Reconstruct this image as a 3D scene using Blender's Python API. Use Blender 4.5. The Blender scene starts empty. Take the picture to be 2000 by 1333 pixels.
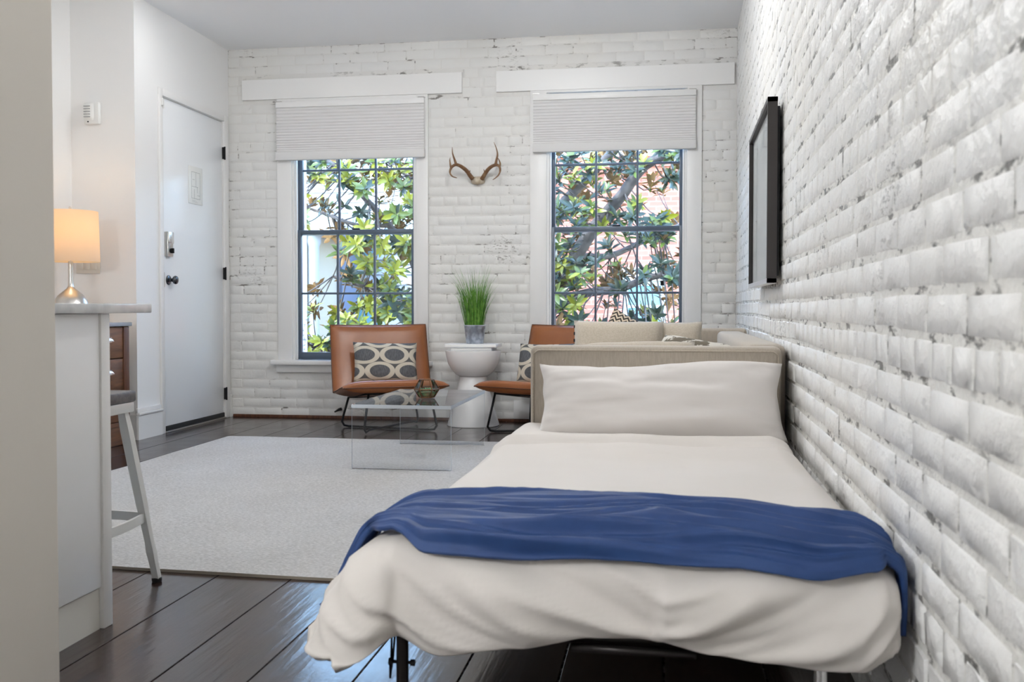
import bpy, bmesh, math, random
import numpy as np
from mathutils import Vector, Matrix, noise
random.seed(7)
R = math.radians
scene = bpy.context.scene
C = scene.collection

# ------------------------------------------------------------------ camera, sky, sun, exposure
F, CAMH, YAW, PIT = 1890.0, 0.86, math.atan(295 / 1890.0), R(1.5)     # image taken as 2000 x 1333
PP = 600 + F * math.tan(PIT)                                          # row of the principal point
cam = bpy.data.cameras.new('camera'); camo = bpy.data.objects.new('camera', cam); C.objects.link(camo)
cam.sensor_width = 36.0; cam.lens = F / 2000 * 36.0
cam.shift_y = -(666.5 - PP) / 2000.0
cam.clip_start = 0.05; cam.clip_end = 300
cam.dof.use_dof = True; cam.dof.focus_distance = 4.6; cam.dof.aperture_fstop = 7.1
camo.location = (0, 0, CAMH)
camo.rotation_euler = (R(90) - PIT, 0, YAW)
scene.camera = camo

world = bpy.data.worlds.new('world'); scene.world = world; world.use_nodes = True
wn = world.node_tree; bg = wn.nodes['Background']
sky = wn.nodes.new('ShaderNodeTexSky'); sky.sky_type = 'NISHITA'; sky.sun_disc = False
sky.sun_elevation = R(48); sky.sun_rotation = R(200); sky.air_density = 1.2; sky.dust_density = 0.6
wn.links.new(sky.outputs[0], bg.inputs[0]); bg.inputs[1].default_value = 2.3

sun = bpy.data.lights.new('sun', 'SUN'); sun.energy = 4.0; sun.angle = R(0.6); sun.color = (1, .95, .86)
suno = bpy.data.objects.new('sun', sun); C.objects.link(suno); suno.location = (-4, -4, 12)
suno.rotation_euler = Vector((-.50, -.62, 1.0)).to_track_quat('Z', 'Y').to_euler()   # from behind the house, high, a little from the left

vs = scene.view_settings
vs.view_transform = 'Standard'; vs.look = 'None'; vs.gamma = 1; vs.use_curve_mapping = False
vs.exposure = 0.66
LAMP = 1.0          # scale of all room lamps

# ------------------------------------------------------------------ pixel helpers
def ray(px, py):
    x = (px - 1000) / F; z = -(py - PP) / F; y = 1.0
    y, z = y * math.cos(PIT) + z * math.sin(PIT), -y * math.sin(PIT) + z * math.cos(PIT)
    c, s = math.cos(YAW), math.sin(YAW)
    return Vector((x * c - y * s, x * s + y * c, z))
def aty(px, py, Y):
    d = ray(px, py); return Vector((0, 0, CAMH)) + d * (Y / d.y)
def project(p):
    c, s = math.cos(YAW), math.sin(YAW)
    x = p[0] * c + p[1] * s; y = -p[0] * s + p[1] * c; z = p[2] - CAMH
    y, z = y * math.cos(PIT) - z * math.sin(PIT), y * math.sin(PIT) + z * math.cos(PIT)
    if y < .05: return None
    return 1000 + F * x / y, PP - F * z / y, y

# ------------------------------------------------------------------ materials
def newmat(name):
    m = bpy.data.materials.new(name); m.use_nodes = True
    nt = m.node_tree; return m, nt, nt.nodes['Principled BSDF']
def N(nt, typ, **kw):
    n = nt.nodes.new(typ)
    for k, v in kw.items():
        if k in n.inputs.keys(): n.inputs[k].default_value = v
        else: setattr(n, k, v)
    return n
def math_n(nt, op, a, b=None, clamp=False):
    n = nt.nodes.new('ShaderNodeMath'); n.operation = op; n.use_clamp = clamp
    for i, v in enumerate((a, b)):
        if v is None: continue
        if isinstance(v, (int, float)): n.inputs[i].default_value = v
        else: nt.links.new(v, n.inputs[i])
    return n.outputs[0]
def coords(nt, kind='pos', scale=(1, 1, 1)):
    if kind == 'pos': o = nt.nodes.new('ShaderNodeNewGeometry').outputs['Position']
    else: o = nt.nodes.new('ShaderNodeTexCoord').outputs[kind]
    mp = nt.nodes.new('ShaderNodeMapping'); mp.inputs['Scale'].default_value = scale
    nt.links.new(o, mp.inputs[0]); return mp.outputs[0]
def noise_n(nt, vec, scale, detail=4, rough=.55):
    n = N(nt, 'ShaderNodeTexNoise', Scale=scale, Detail=detail, Roughness=rough)
    nt.links.new(vec, n.inputs['Vector']); return n.outputs[0]
def ramp(nt, fac, lo, hi):
    n = nt.nodes.new('ShaderNodeMapRange'); n.clamp = True
    nt.links.new(fac, n.inputs[0]); n.inputs[1].default_value = lo; n.inputs[2].default_value = hi
    return n.outputs[0]
def mixc(nt, fac, a, b):
    n = nt.nodes.new('ShaderNodeMix'); n.data_type = 'RGBA'
    if isinstance(fac, (int, float)): n.inputs[0].default_value = fac
    else: nt.links.new(fac, n.inputs[0])
    for i, v in ((6, a), (7, b)):
        if isinstance(v, tuple): n.inputs[i].default_value = (*v[:3], 1)
        else: nt.links.new(v, n.inputs[i])
    return n.outputs[2]
def bump_n(nt, p, h, strength, dist=.01):
    b = N(nt, 'ShaderNodeBump', Strength=strength, Distance=dist)
    nt.links.new(h, b.inputs['Height']); nt.links.new(b.outputs[0], p.inputs['Normal'])
def mat(name, col, rough=.5, metal=0, spec=.5, coat=0, col2=None, nscale=8, stretch=(1, 1, 1), bump=None, kind='pos', lo=.4, hi=.6, sheen=0, trans=0):
    m, nt, p = newmat(name)
    p.inputs['Base Color'].default_value = (*col, 1); p.inputs['Roughness'].default_value = rough
    p.inputs['Metallic'].default_value = metal; p.inputs['Specular IOR Level'].default_value = spec
    p.inputs['Coat Weight'].default_value = coat; p.inputs['Sheen Weight'].default_value = sheen
    if col2:
        v = coords(nt, kind, stretch); f = ramp(nt, noise_n(nt, v, nscale), lo, hi)
        nt.links.new(mixc(nt, f, col, col2), p.inputs['Base Color'])
    if bump:
        v2 = coords(nt, kind, bump[3] if len(bump) > 3 else (1, 1, 1))
        bump_n(nt, p, noise_n(nt, v2, bump[0]), bump[1], bump[2])
    return m

def brick_paint(name, base, fleck, thr, bs, bd, fs=34):
    # thick white paint over brick; patches of dirt and missing paint with shapes of their own
    m, nt, p = newmat(name)
    v = coords(nt)
    a = ramp(nt, noise_n(nt, v, 2.2, 3), thr, thr + .12)
    sv = coords(nt, 'pos', (1, 1, 2.6))
    b = ramp(nt, noise_n(nt, sv, fs, 5, .65), .53, .60)
    f = math_n(nt, 'MULTIPLY', a, b)
    tint = ramp(nt, noise_n(nt, v, 1.3, 2), .35, .7)
    c0 = mixc(nt, tint, base, tuple(x * y for x, y in zip(base, (.99, .975, .945))))
    nt.links.new(mixc(nt, math_n(nt, 'MULTIPLY', f, .85), c0, fleck), p.inputs['Base Color'])
    p.inputs['Roughness'].default_value = .42; p.inputs['Specular IOR Level'].default_value = .35
    h = math_n(nt, 'ADD', math_n(nt, 'ADD', noise_n(nt, v, 14, 4), math_n(nt, 'MULTIPLY', noise_n(nt, v, 4.5, 2), 1.6)), math_n(nt, 'MULTIPLY', noise_n(nt, v, 55, 4), .45))
    bump_n(nt, p, h, bs, bd)
    return m

WHITE = (.80, .795, .785)
m_wall = mat('wall_paint', (.83, .825, .815), .55, bump=(60, .08, .003))
m_ceil = mat('ceiling_paint', (.93, .935, .945), .6)
m_trim = mat('trim_paint', (.80, .79, .775), .35)
m_brick_b = brick_paint('painted_brick_back', (.73, .725, .71), (.22, .20, .17), .62, .32, .008)  # paint darkened, putting this wall's dimmer light into its colour
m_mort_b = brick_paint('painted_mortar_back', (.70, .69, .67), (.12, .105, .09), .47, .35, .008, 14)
m_brick_r = brick_paint('painted_brick_right', WHITE, (.16, .15, .14), .58, .75, .016)
m_mort_r = brick_paint('painted_mortar_right', (.76, .75, .72), (.07, .065, .06), .34, .9, .016, 12)
m_door = mat('door_paint', (.85, .865, .88), .3)
m_black = mat('black_metal', (.012, .012, .014), .4, .6)
m_rubber = mat('black_rubber', (.015, .015, .016), .7)
m_chrome = mat('chrome', (.8, .8, .8), .18, 1)
m_nickel = mat('brushed_nickel', (.62, .6, .57), .3, 1, bump=(80, .05, .002, (1, 1, .1)))
m_slate = mat('slate_sash_paint', (.075, .105, .145), .35)
m_shade = mat('shade_fabric', (.70, .69, .68), .85)
m_stone = mat('marble', (.66, .66, .66), .2, col2=(.36, .37, .40), nscale=7, lo=.45, hi=.75)
m_panel = mat('cabinet_paint', (.82, .815, .81), .4)
m_kick = mat('toe_kick_paint', (.72, .70, .65), .5, col2=(.52, .44, .33), nscale=4, lo=.62, hi=.75)
m_wood = mat('walnut', (.20, .085, .035), .38, col2=(.085, .032, .014), nscale=9, stretch=(5, .6, 5), lo=.35, hi=.7)
m_darkwood = mat('dark_walnut', (.07, .024, .011), .4, col2=(.12, .045, .02), nscale=12, stretch=(6, 6, .6))
m_bluetop = mat('grey_top', (.25, .28, .34), .15, coat=.3)
m_seat = mat('grey_wood', (.13, .115, .11), .45, col2=(.07, .065, .07), nscale=10, stretch=(1, 6, 6))
m_stool = mat('stool_white', (.68, .68, .66), .3, .2)
m_leather = mat('tan_leather', (.31, .108, .036), .33, spec=.55, col2=(.24, .078, .026), nscale=5, lo=.35, hi=.75, bump=(220, .12, .002))
m_piping = mat('leather_piping', (.10, .035, .015), .5)
m_ceramic = mat('white_lacquer', (.84, .83, .82), .22)
m_book = mat('white_cover', (.82, .82, .84), .3); m_book2 = mat('grey_cover', (.66, .67, .70), .35)
m_galv = mat('galvanised', (.50, .54, .60), .38, .8, col2=(.28, .31, .36), nscale=26, bump=(40, .2, .003))
m_grass = mat('grass_green', (.06, .20, .02), .45, col2=(.16, .34, .05), nscale=30)
m_soil = mat('soil', (.03, .022, .015), .9)
m_linen = mat('sofa_linen', (.45, .395, .325), .9, col2=(.405, .352, .288), nscale=180, stretch=(1, 1, .15), bump=(350, .35, .002), sheen=.3)
m_linen2 = mat('cushion_linen', (.50, .44, .355), .9, col2=(.45, .39, .31), nscale=120, bump=(300, .3, .002), sheen=.3)
m_duvet = mat('duvet_cotton', (.70, .655, .615), .85, col2=(.68, .635, .59), nscale=3, bump=(500, .08, .001), sheen=.15)
m_pillow = mat('pillow_cotton', (.71, .67, .64), .85, bump=(500, .08, .001), sheen=.15)
m_matt = mat('mattress_ticking', (.62, .60, .57), .9)
m_blue = mat('navy_fleece', (.016, .050, .17), .6, col2=(.019, .058, .19), nscale=20, bump=(420, .15, .002))
m_frame = mat('picture_frame_dark', (.028, .023, .022), .45)
m_print = mat('picture_print', (.80, .81, .82), .6, col2=(.62, .64, .66), nscale=3, stretch=(1, .4, 2))
m_silver = mat('picture_frame_silver', (.62, .62, .62), .3, .8)
m_bone = mat('bone', (.62, .55, .44), .6, col2=(.45, .36, .25), nscale=30)
m_antler = mat('antler', (.16, .075, .03), .5, col2=(.30, .19, .10), nscale=22, lo=.45, hi=.75)
m_brass = mat('brass', (.16, .07, .03), .4, .7)
m_plast = mat('white_plastic', (.78, .78, .76), .35)
m_ply = mat('switch_ivory', (.74, .70, .63), .4)
m_print_ink = mat('ink_grey', (.30, .31, .31), .7)
m_moss = mat('moss', (.08, .17, .06), .8, col2=(.18, .12, .05), nscale=40)
m_succ = mat('succulent', (.10, .24, .12), .5)

def glass(name, tint=(1, 1, 1), refl=1.0, ior=1.45, rough=0.0):
    m, nt, p = newmat(name); nt.nodes.remove(p); out = nt.nodes['Material Output']
    t = N(nt, 'ShaderNodeBsdfTransparent', Color=(*tint, 1)); g = N(nt, 'ShaderNodeBsdfGlossy', Roughness=rough)
    fr = N(nt, 'ShaderNodeFresnel', IOR=ior); mx = nt.nodes.new('ShaderNodeMixShader')
    nt.links.new(math_n(nt, 'MULTIPLY', fr.outputs[0], refl), mx.inputs[0])
    nt.links.new(t.outputs[0], mx.inputs[1]); nt.links.new(g.outputs[0], mx.inputs[2]); nt.links.new(mx.outputs[0], out.inputs[0])
    return m
m_glass = glass('window_glass', (.93, .97, .99), .7)
m_acryl = glass('clear_acrylic', (.99, .994, .997), 1.0, 1.45)
m_acryl_edge = mat('acrylic_edge', (.78, .84, .90), .1, spec=.8)
m_tglass = glass('terrarium_glass', (.93, .96, .96), 1.0)

def translucent(name, col, tcol, w=.45, rough=.6):
    m, nt, p = newmat(name); out = nt.nodes['Material Output']
    p.inputs['Base Color'].default_value = (*col, 1); p.inputs['Roughness'].default_value = rough
    t = N(nt, 'ShaderNodeBsdfTranslucent', Color=(*tcol, 1)); mx = nt.nodes.new('ShaderNodeMixShader'); mx.inputs[0].default_value = w
    nt.links.new(p.outputs[0], mx.inputs[1]); nt.links.new(t.outputs[0], mx.inputs[2]); nt.links.new(mx.outputs[0], out.inputs[0])
    return m
m_lampshade = translucent('lamp_shade_cloth', (.78, .72, .62), (.95, .80, .58), .5, .9)
def emis(name, col, s):
    m, nt, p = newmat(name); p.inputs['Base Color'].default_value = (*col, 1)
    p.inputs['Emission Color'].default_value = (*col, 1); p.inputs['Emission Strength'].default_value = s; return m
m_bulb = emis('lit_diffuser', (1, .96, .9), 6.0)

def floor_mat(name, seed):
    m, nt, p = newmat(name)
    v = coords(nt, 'pos', (7, .55, 1)); v2 = coords(nt)
    f = ramp(nt, noise_n(nt, v, 5 + seed * .3, 5), .3, .72)
    nt.links.new(mixc(nt, f, (.016, .0095, .0085), (.042, .021, .016)), p.inputs['Base Color'])
    r = nt.nodes.new('ShaderNodeMapRange'); nt.links.new(noise_n(nt, v2, 6, 5), r.inputs[0])
    r.inputs[3].default_value = .12; r.inputs[4].default_value = .28; nt.links.new(r.outputs[0], p.inputs['Roughness'])
    p.inputs['Specular IOR Level'].default_value = .85
    h = math_n(nt, 'ADD', noise_n(nt, v, 4, 3), math_n(nt, 'MULTIPLY', noise_n(nt, v2, 70, 3), .12))
    bump_n(nt, p, h, .14, .01); return m
m_planks = [floor_mat('dark_floorboard_%d' % i, i) for i in range(3)]
m_seamdust = mat('seam_dust', (.02, .015, .013), .8, col2=(.34, .34, .35), nscale=38, lo=.45, hi=.62)
def rug_mat():
    m, nt, p = newmat('rug_wool')
    v = coords(nt); s = coords(nt, 'pos', (1, 2.4, 1))
    f = ramp(nt, noise_n(nt, s, 75, 5, .7), .36, .66); g = ramp(nt, noise_n(nt, v, 1.1, 4), .42, .68)
    c = mixc(nt, f, (.34, .325, .31), (.66, .64, .62)); c2 = mixc(nt, f, (.42, .405, .39), (.72, .705, .69))
    nt.links.new(mixc(nt, g, c, c2), p.inputs['Base Color']); p.inputs['Roughness'].default_value = .95
    p.inputs['Sheen Weight'].default_value = .25
    bump_n(nt, p, noise_n(nt, s, 130, 4, .7), .7, .006); return m
m_rug = rug_mat()
m_rugedge = mat('rug_binding', (.30, .26, .21), .95)

def ogee_mat():
    # cream ogee bands round slate ovals, in the cushion's own coordinates
    m, nt, p = newmat('ogee_weave')
    tc = nt.nodes.new('ShaderNodeTexCoord'); sx = nt.nodes.new('ShaderNodeSeparateXYZ'); nt.links.new(tc.outputs['Object'], sx.inputs[0])
    x = math_n(nt, 'MULTIPLY', sx.outputs[0], 1 / .215); z = math_n(nt, 'MULTIPLY', sx.outputs[2], 1 / .235)
    def cell(ox, oz):
        fx = math_n(nt, 'SUBTRACT', math_n(nt, 'FRACT', math_n(nt, 'ADD', x, ox + 8)), .5)
        fz = math_n(nt, 'SUBTRACT', math_n(nt, 'FRACT', math_n(nt, 'ADD', z, oz + 8)), .5)
        fx = math_n(nt, 'POWER', math_n(nt, 'ABSOLUTE', fx), 2.0); fz = math_n(nt, 'POWER', math_n(nt, 'ABSOLUTE', fz), 2.0)
        return math_n(nt, 'ADD', math_n(nt, 'MULTIPLY', fx, .66), math_n(nt, 'MULTIPLY', fz, 2.1))
    d = math_n(nt, 'SQRT', math_n(nt, 'MINIMUM', cell(.25, .30), cell(.75, .80)))
    f1 = ramp(nt, d, .270, .282); f2 = ramp(nt, d, .405, .415)
    v = coords(nt, 'Object', (1, 1, .3)); g = ramp(nt, noise_n(nt, v, 140, 3), .35, .65)
    grey = mixc(nt, g, (.075, .08, .09), (.135, .14, .15))
    c = mixc(nt, f1, grey, (.60, .55, .46)); c = mixc(nt, f2, c, (.10, .10, .10))
    nt.links.new(c, p.inputs['Base Color']); p.inputs['Roughness'].default_value = .9
    bump_n(nt, p, noise_n(nt, v, 260, 2), .3, .002); return m
m_ogee = ogee_mat()
def woven_mat():
    m, nt, p = newmat('black_cream_weave')
    tc = nt.nodes.new('ShaderNodeTexCoord'); sx = nt.nodes.new('ShaderNodeSeparateXYZ'); nt.links.new(tc.outputs['Object'], sx.inputs[0])
    zig = math_n(nt, 'PINGPONG', math_n(nt, 'MULTIPLY', sx.outputs[0], 1), .018)
    w = math_n(nt, 'FRACT', math_n(nt, 'MULTIPLY', math_n(nt, 'ADD', sx.outputs[2], zig), 1 / .024))
    nt.links.new(mixc(nt, ramp(nt, w, .47, .53), (.03, .026, .022), (.58, .48, .36)), p.inputs['Base Color']); p.inputs['Roughness'].default_value = .9
    return m
m_woven = woven_mat()
m_floral = mat('floral_print', (.60, .57, .51), .9, col2=(.13, .11, .08), nscale=17, lo=.50, hi=.54)

# ------------------------------------------------------------------ mesh helpers
W = {}
def root(name, loc, label=None, cat=None, group=None, kind=None):
    o = bpy.data.objects.new(name, None); C.objects.link(o); o.location = loc; o.empty_display_size = .05
    W[o.name] = Vector(loc); return tag(o, label, cat, group, kind)
def tag(o, label=None, cat=None, group=None, kind=None):
    for k, v in (('label', label), ('category', cat), ('group', group), ('kind', kind)):
        if v: o[k] = v
    return o
class MB:
    def __init__(s): s.v = []; s.f = []; s.mi = []
    def add(s, vs, fs, mi=0):
        b = len(s.v); s.v += [tuple(v) for v in vs]; s.f += [tuple(i + b for i in f) for f in fs]; s.mi += [mi] * len(fs); return s
    def box(s, a, b, bev=0, mi=0):
        a, b = [min(p, q) for p, q in zip(a, b)], [max(p, q) for p, q in zip(a, b)]
        bm = bmesh.new(); bmesh.ops.create_cube(bm, size=1)
        for v in bm.verts: v.co = Vector([(a[i] + b[i]) / 2 + v.co[i] * (b[i] - a[i]) for i in range(3)])
        if bev: bmesh.ops.bevel(bm, geom=bm.edges[:], offset=bev, segments=2, affect='EDGES', profile=.5)
        return s.bm(bm, mi)
    def bm(s, bm, mi=0):
        bm.verts.index_update(); s.add([v.co for v in bm.verts], [[v.index for v in f.verts] for f in bm.faces], mi); bm.free(); return s
    def tube(s, pts, r, n=8, mi=0, caps=True):
        pts = [Vector(p) for p in pts]; rs = r if isinstance(r, (list, tuple)) else [r] * len(pts)
        rings = []; up = None
        for i, p in enumerate(pts):
            t = (pts[min(i + 1, len(pts) - 1)] - pts[max(i - 1, 0)]).normalized()
            if up is None: up = Vector((0, 0, 1)) if abs(t.z) < .9 else Vector((1, 0, 0))
            a = t.cross(up).normalized(); up = a.cross(t).normalized()
            rings.append([p + (a * math.cos(2 * math.pi * k / n) + up * math.sin(2 * math.pi * k / n)) * rs[i] for k in range(n)])
        vs = [v for q in rings for v in q]; fs = []
        for i in range(len(pts) - 1):
            for k in range(n): fs.append((i * n + k, i * n + (k + 1) % n, (i + 1) * n + (k + 1) % n, (i + 1) * n + k))
        if caps: fs.append(tuple(range(n))[::-1]); fs.append(tuple((len(pts) - 1) * n + k for k in range(n)))
        return s.add(vs, fs, mi)
    def lathe(s, prof, c=(0, 0, 0), n=32, mi=0, cap=True):
        vs = []; fs = []
        for (r, z) in prof: vs += [(c[0] + r * math.cos(2 * math.pi * k / n), c[1] + r * math.sin(2 * math.pi * k / n), c[2] + z) for k in range(n)]
        for i in range(len(prof) - 1):
            for k in range(n): fs.append((i * n + k, i * n + (k + 1) % n, (i + 1) * n + (k + 1) % n, (i + 1) * n + k))
        if cap: fs.append(tuple(range(n))[::-1]); fs.append(tuple((len(prof) - 1) * n + k for k in range(n)))
        return s.add(vs, fs, mi)
    def grid(s, fn, nu, nv, mi=0, flip=False):
        vs = [fn(i / nu, j / nv) for j in range(nv + 1) for i in range(nu + 1)]; fs = []
        for j in range(nv):
            for i in range(nu):
                q = (j * (nu + 1) + i, j * (nu + 1) + i + 1, (j + 1) * (nu + 1) + i + 1, (j + 1) * (nu + 1) + i)
                fs.append(q[::-1] if flip else q)
        return s.add(vs, fs, mi)
    def build(s, name, m, parent=None, smooth=False, angle=None, weld=False, local=False):
        v = np.array(s.v, dtype=float); c = Vector(((v[:, 0].min() + v[:, 0].max()) / 2, (v[:, 1].min() + v[:, 1].max()) / 2, v[:, 2].min()))
        if local: c = Vector((0, 0, 0))
        me = bpy.data.meshes.new(name); me.from_pydata([tuple(Vector(p) - c) for p in s.v], [], s.f)
        for mm in (m if isinstance(m, (list, tuple)) else [m]): me.materials.append(mm)
        if any(s.mi): me.polygons.foreach_set('material_index', s.mi)
        if weld:
            b = bmesh.new(); b.from_mesh(me); bmesh.ops.remove_doubles(b, verts=b.verts, dist=1e-5); bmesh.ops.recalc_face_normals(b, faces=b.faces); b.to_mesh(me); b.free()
        if smooth:
            me.shade_smooth()
            if angle: me.set_sharp_from_angle(angle=R(angle))
        me.validate(); me.update()
        o = bpy.data.objects.new(name, me); C.objects.link(o)
        if parent is not None: o.parent = parent; o.location = c - W[parent.name]
        else: o.location = c
        W[o.name] = c; return o
def part(name, m, parent, a, b, bev=0): return MB().box(a, b, bev).build(name, m, parent, smooth=bool(bev), angle=40)
def copy_tree(o, parent=None):
    c = o.copy(); C.objects.link(c); c.parent = parent
    for ch in list(o.children): copy_tree(ch, c)
    return c
def smoothstep(x, a=0., b=1.):
    t = max(0, min(1, (x - a) / (b - a))); return t * t * (3 - 2 * t)
def nz(*p): return noise.noise(Vector(p))
def interp(x, pts):
    if x <= pts[0][0]: return pts[0][1]
    for (x0, y0), (x1, y1) in zip(pts, pts[1:]):
        if x <= x1: return y0 + (y1 - y0) * smoothstep(x, x0, x1)
    return pts[-1][1]
def catmull(pts, n=6):
    pts = [Vector(p) for p in pts]; q = [pts[0]] + pts + [pts[-1]]; out = []
    for i in range(1, len(q) - 2):
        for k in range(n):
            t = k / n; p0, p1, p2, p3 = q[i - 1:i + 3]
            out.append(.5 * ((2 * p1) + (p2 - p0) * t + (2 * p0 - 5 * p1 + 4 * p2 - p3) * t * t + (3 * p1 - p0 - 3 * p2 + p3) * t ** 3))
    return out + [pts[-1]]

# ------------------------------------------------------------------ the room shell
YB, XL, XA, YA, ZC, YF = 7.155, -3.355, -3.80, 5.795, 2.86, -2.6      # back wall, door wall, kitchen wall, alcove wall, ceiling, wall behind the camera
def xr(y): return .438 + .0167 * (y - 2.3)                             # face of the old right-hand wall, slightly out of square
W1 = dict(o=(-2.835, -1.845), c=(-2.951, -1.755), z=(.449, 2.44))
W2 = dict(o=(-.855, .168), c=(-.978, .272), z=(.449, 2.44))

# floor: every board a part
fl = MB().box((-4.2, YF - .2, -.10), (1.0, YB + .35, -.006)).build('floor', m_seamdust); tag(fl, kind='structure')
xs = [-1.404 - .243 * k for k in range(11, 0, -1)] + [-1.404, -1.157, -.939, -.70, -.462, -.235, .005, .24, .47, .70]
for i in range(len(xs) - 1):
    MB().box((xs[i] + .0022, YF - .1, -.0065), (xs[i + 1] - .0022, YB - .005, 0), .0015).build('floorboard', m_planks[i % 3], fl)

ce = MB().box((-4.2, YF - .2, ZC), (1.0, YB + .35, ZC + .25)).build('ceiling', m_ceil); tag(ce, kind='structure')

def holed_wall(mb, x0, x1, y0, y1, z0, z1, holes):
    # wall along X with openings: cut into boxes
    xs_ = sorted({x0, x1, *[h[0] for h in holes], *[h[1] for h in holes]})
    for a, b in zip(xs_, xs_[1:]):
        hs = [h for h in holes if h[0] <= a + 1e-6 and h[1] >= b - 1e-6]
        if not hs: mb.box((a, y0, z0), (b, y1, z1))
        for h in hs: mb.box((a, y0, z0), (b, y1, h[2])); mb.box((a, y0, h[3]), (b, y1, z1))
    return mb
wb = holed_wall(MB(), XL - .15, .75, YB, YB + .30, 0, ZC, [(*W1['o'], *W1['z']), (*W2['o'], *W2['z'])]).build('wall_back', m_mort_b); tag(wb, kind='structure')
wr = MB().add([(xr(YF), YF, 0), (xr(YB), YB, 0), (xr(YB) + .3, YB, 0), (xr(YF) + .3, YF, 0), (xr(YF), YF, ZC), (xr(YB), YB, ZC), (xr(YB) + .3, YB, ZC), (xr(YF) + .3, YF, ZC)],
              [(0, 1, 2, 3)[::-1], (4, 5, 6, 7), (0, 4, 5, 1)[::-1], (1, 5, 6, 2)[::-1], (2, 6, 7, 3)[::-1], (3, 7, 4, 0)[::-1]]).build('wall_right', m_mort_r, weld=True); tag(wr, kind='structure')
DY0, DY1, DZ = 6.125, 7.045, 2.285                                     # door opening in the left wall
wl = MB().box((XL - .14, YA + .0, 0), (XL, DY0 - .012, ZC)).box((XL - .14, DY1 + .012, 0), (XL, YB, ZC)).box((XL - .14, DY0 - .012, DZ + .012), (XL, DY1 + .012, ZC)).build('wall_left', m_wall); tag(wl, kind='structure')
wa = MB().box((XA - .12, YA, 0), (XL - .14, YA + .14, ZC)).build('wall_alcove', m_wall); tag(wa, kind='structure')
wk = MB().box((XA - .14, YF, 0), (XA, YA, ZC)).build('wall_kitchen', m_wall); tag(wk, kind='structure')
wf = MB().box((XA - .14, YF - .15, 0), (.95, YF, ZC)).build('wall_front', m_wall); tag(wf, kind='structure')
wp = MB().box((-1.33, 1.42, 0), (-1.197, 1.768, ZC), .004).build('wall_partition', mat('partition_paint', (.72, .675, .61), .6)); tag(wp, kind='structure')
wh = MB().box((XL - 1.2, DY0 - .4, 0), (XL - 1.05, YB + .3, ZC)).build('wall_hallway', m_wall); tag(wh, kind='structure')

# ------------------------------------------------------------------ painted bricks
def brick_variant(seed, proud, rough):
    # unit brick facing -Y, 1 x 1, face at y = -proud, rim sunk behind the mortar
    rnd = random.Random(seed); us = [0, .02, .3, .7, .98, 1]; vs_ = [0, .065, .935, 1]
    V = []
    for j, v in enumerate(vs_):
        for i, u in enumerate(us):
            rim = i in (0, 5) or j in (0, 3)
            d = .0012 if rim else -proud * (1 + rnd.uniform(-.45, .45) * rough)
            V.append((u - .5 + (0 if rim else rnd.uniform(-.01, .01)), d, v - .5 + (0 if rim else rnd.uniform(-.035, .035) * rough)))
    Fc = [(j * 6 + i, j * 6 + i + 1, (j + 1) * 6 + i + 1, (j + 1) * 6 + i) for j in range(3) for i in range(5)]
    return V, Fc
def brick_field(wall, name, m, place, u0, u1, holes, proud, rough, rotz, visible, course=.0735, length=.215, joint=.008, limit=300):
    variants = [brick_variant(s, proud, rough) for s in range(14)]; meshes = []
    for V, Fc in variants:
        me = bpy.data.meshes.new(name); me.from_pydata(V, [], Fc); me.materials.append(m); me.shade_smooth(); me.set_sharp_from_angle(angle=R(22)); meshes.append(me)
    items = []; rnd = random.Random(3); z = 0.004; row = 0
    while z + .03 < ZC:
        h = min(course, ZC - z); L = length * .5 if row % 6 == 4 else length
        u = u0 - L * (0, .5, .1, .6, .25, .55)[row % 6]
        while u < u1:
            l = L * rnd.uniform(.94, 1.06); spans = [(max(u, u0), min(u + l, u1))]; u += l
            for h0, h1, z0, z1 in holes:
                nx = []
                for a, b in spans:
                    if z + h <= z0 + .012 or z >= z1 - .012 or b <= h0 or a >= h1: nx.append((a, b))
                    else:
                        if a < h0: nx.append((a, h0))
                        if b > h1: nx.append((h1, b))
                spans = nx
            for a, b in spans:
                if b - a > .03: items.append(((a + b) / 2, z + h / 2, b - a - joint, h - joint, rnd.randrange(14), rnd.uniform(-1, 1), rnd.uniform(-1, 1)))
        z += course; row += 1
    def score(it):
        p = place(it[0], it[1], 0); q = project(p)
        if not q or not (-20 < q[0] < 2020 and -20 < q[1] < 1353) or not visible(p, q): return 0
        p2 = project(place(it[0] + it[2] / 2, it[1], 0)); return abs(p2[0] - q[0]) * 2 * it[3] * F / q[2] if p2 else 0
    items.sort(key=score, reverse=True)
    joined = MB()
    for k, (u, zc, l, h, vi, r1, r2) in enumerate(items):
        wob = .007 * rough * nz(u * 1.3, zc * 9, 4.4); kz = (.38 + .85 * smoothstep(-zc, -1.35, -.75)) if rough > .9 else 1
        mtx = Matrix.Translation(place(u, zc + wob, r1 * proud * .6 * rough * kz)) @ Matrix.Rotation(rotz + r2 * .008 * rough, 4, 'Z') @ Matrix.Rotation(r1 * .012 * rough, 4, 'Y') @ Matrix.Diagonal((l, kz, h * (1 + .05 * r2 * rough), 1))
        if k < limit:
            o = bpy.data.objects.new(name, meshes[vi]); C.objects.link(o); o.parent = wall
            o.matrix_local = Matrix.Translation(-W[wall.name]) @ mtx
        else:
            V, Fc = variants[vi]; joined.add([mtx @ Vector(v) for v in V], Fc)
    o = joined.build('brickwork', m, wall, smooth=True, angle=22); o['kind'] = 'stuff'
casings = [(W1['c'][0], W1['c'][1], .354, 2.465), (W2['c'][0], W2['c'][1], .354, 2.465), (-3.232, -1.493, 2.462, 2.616), (-1.233, .5, 2.459, 2.613)]
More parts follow.
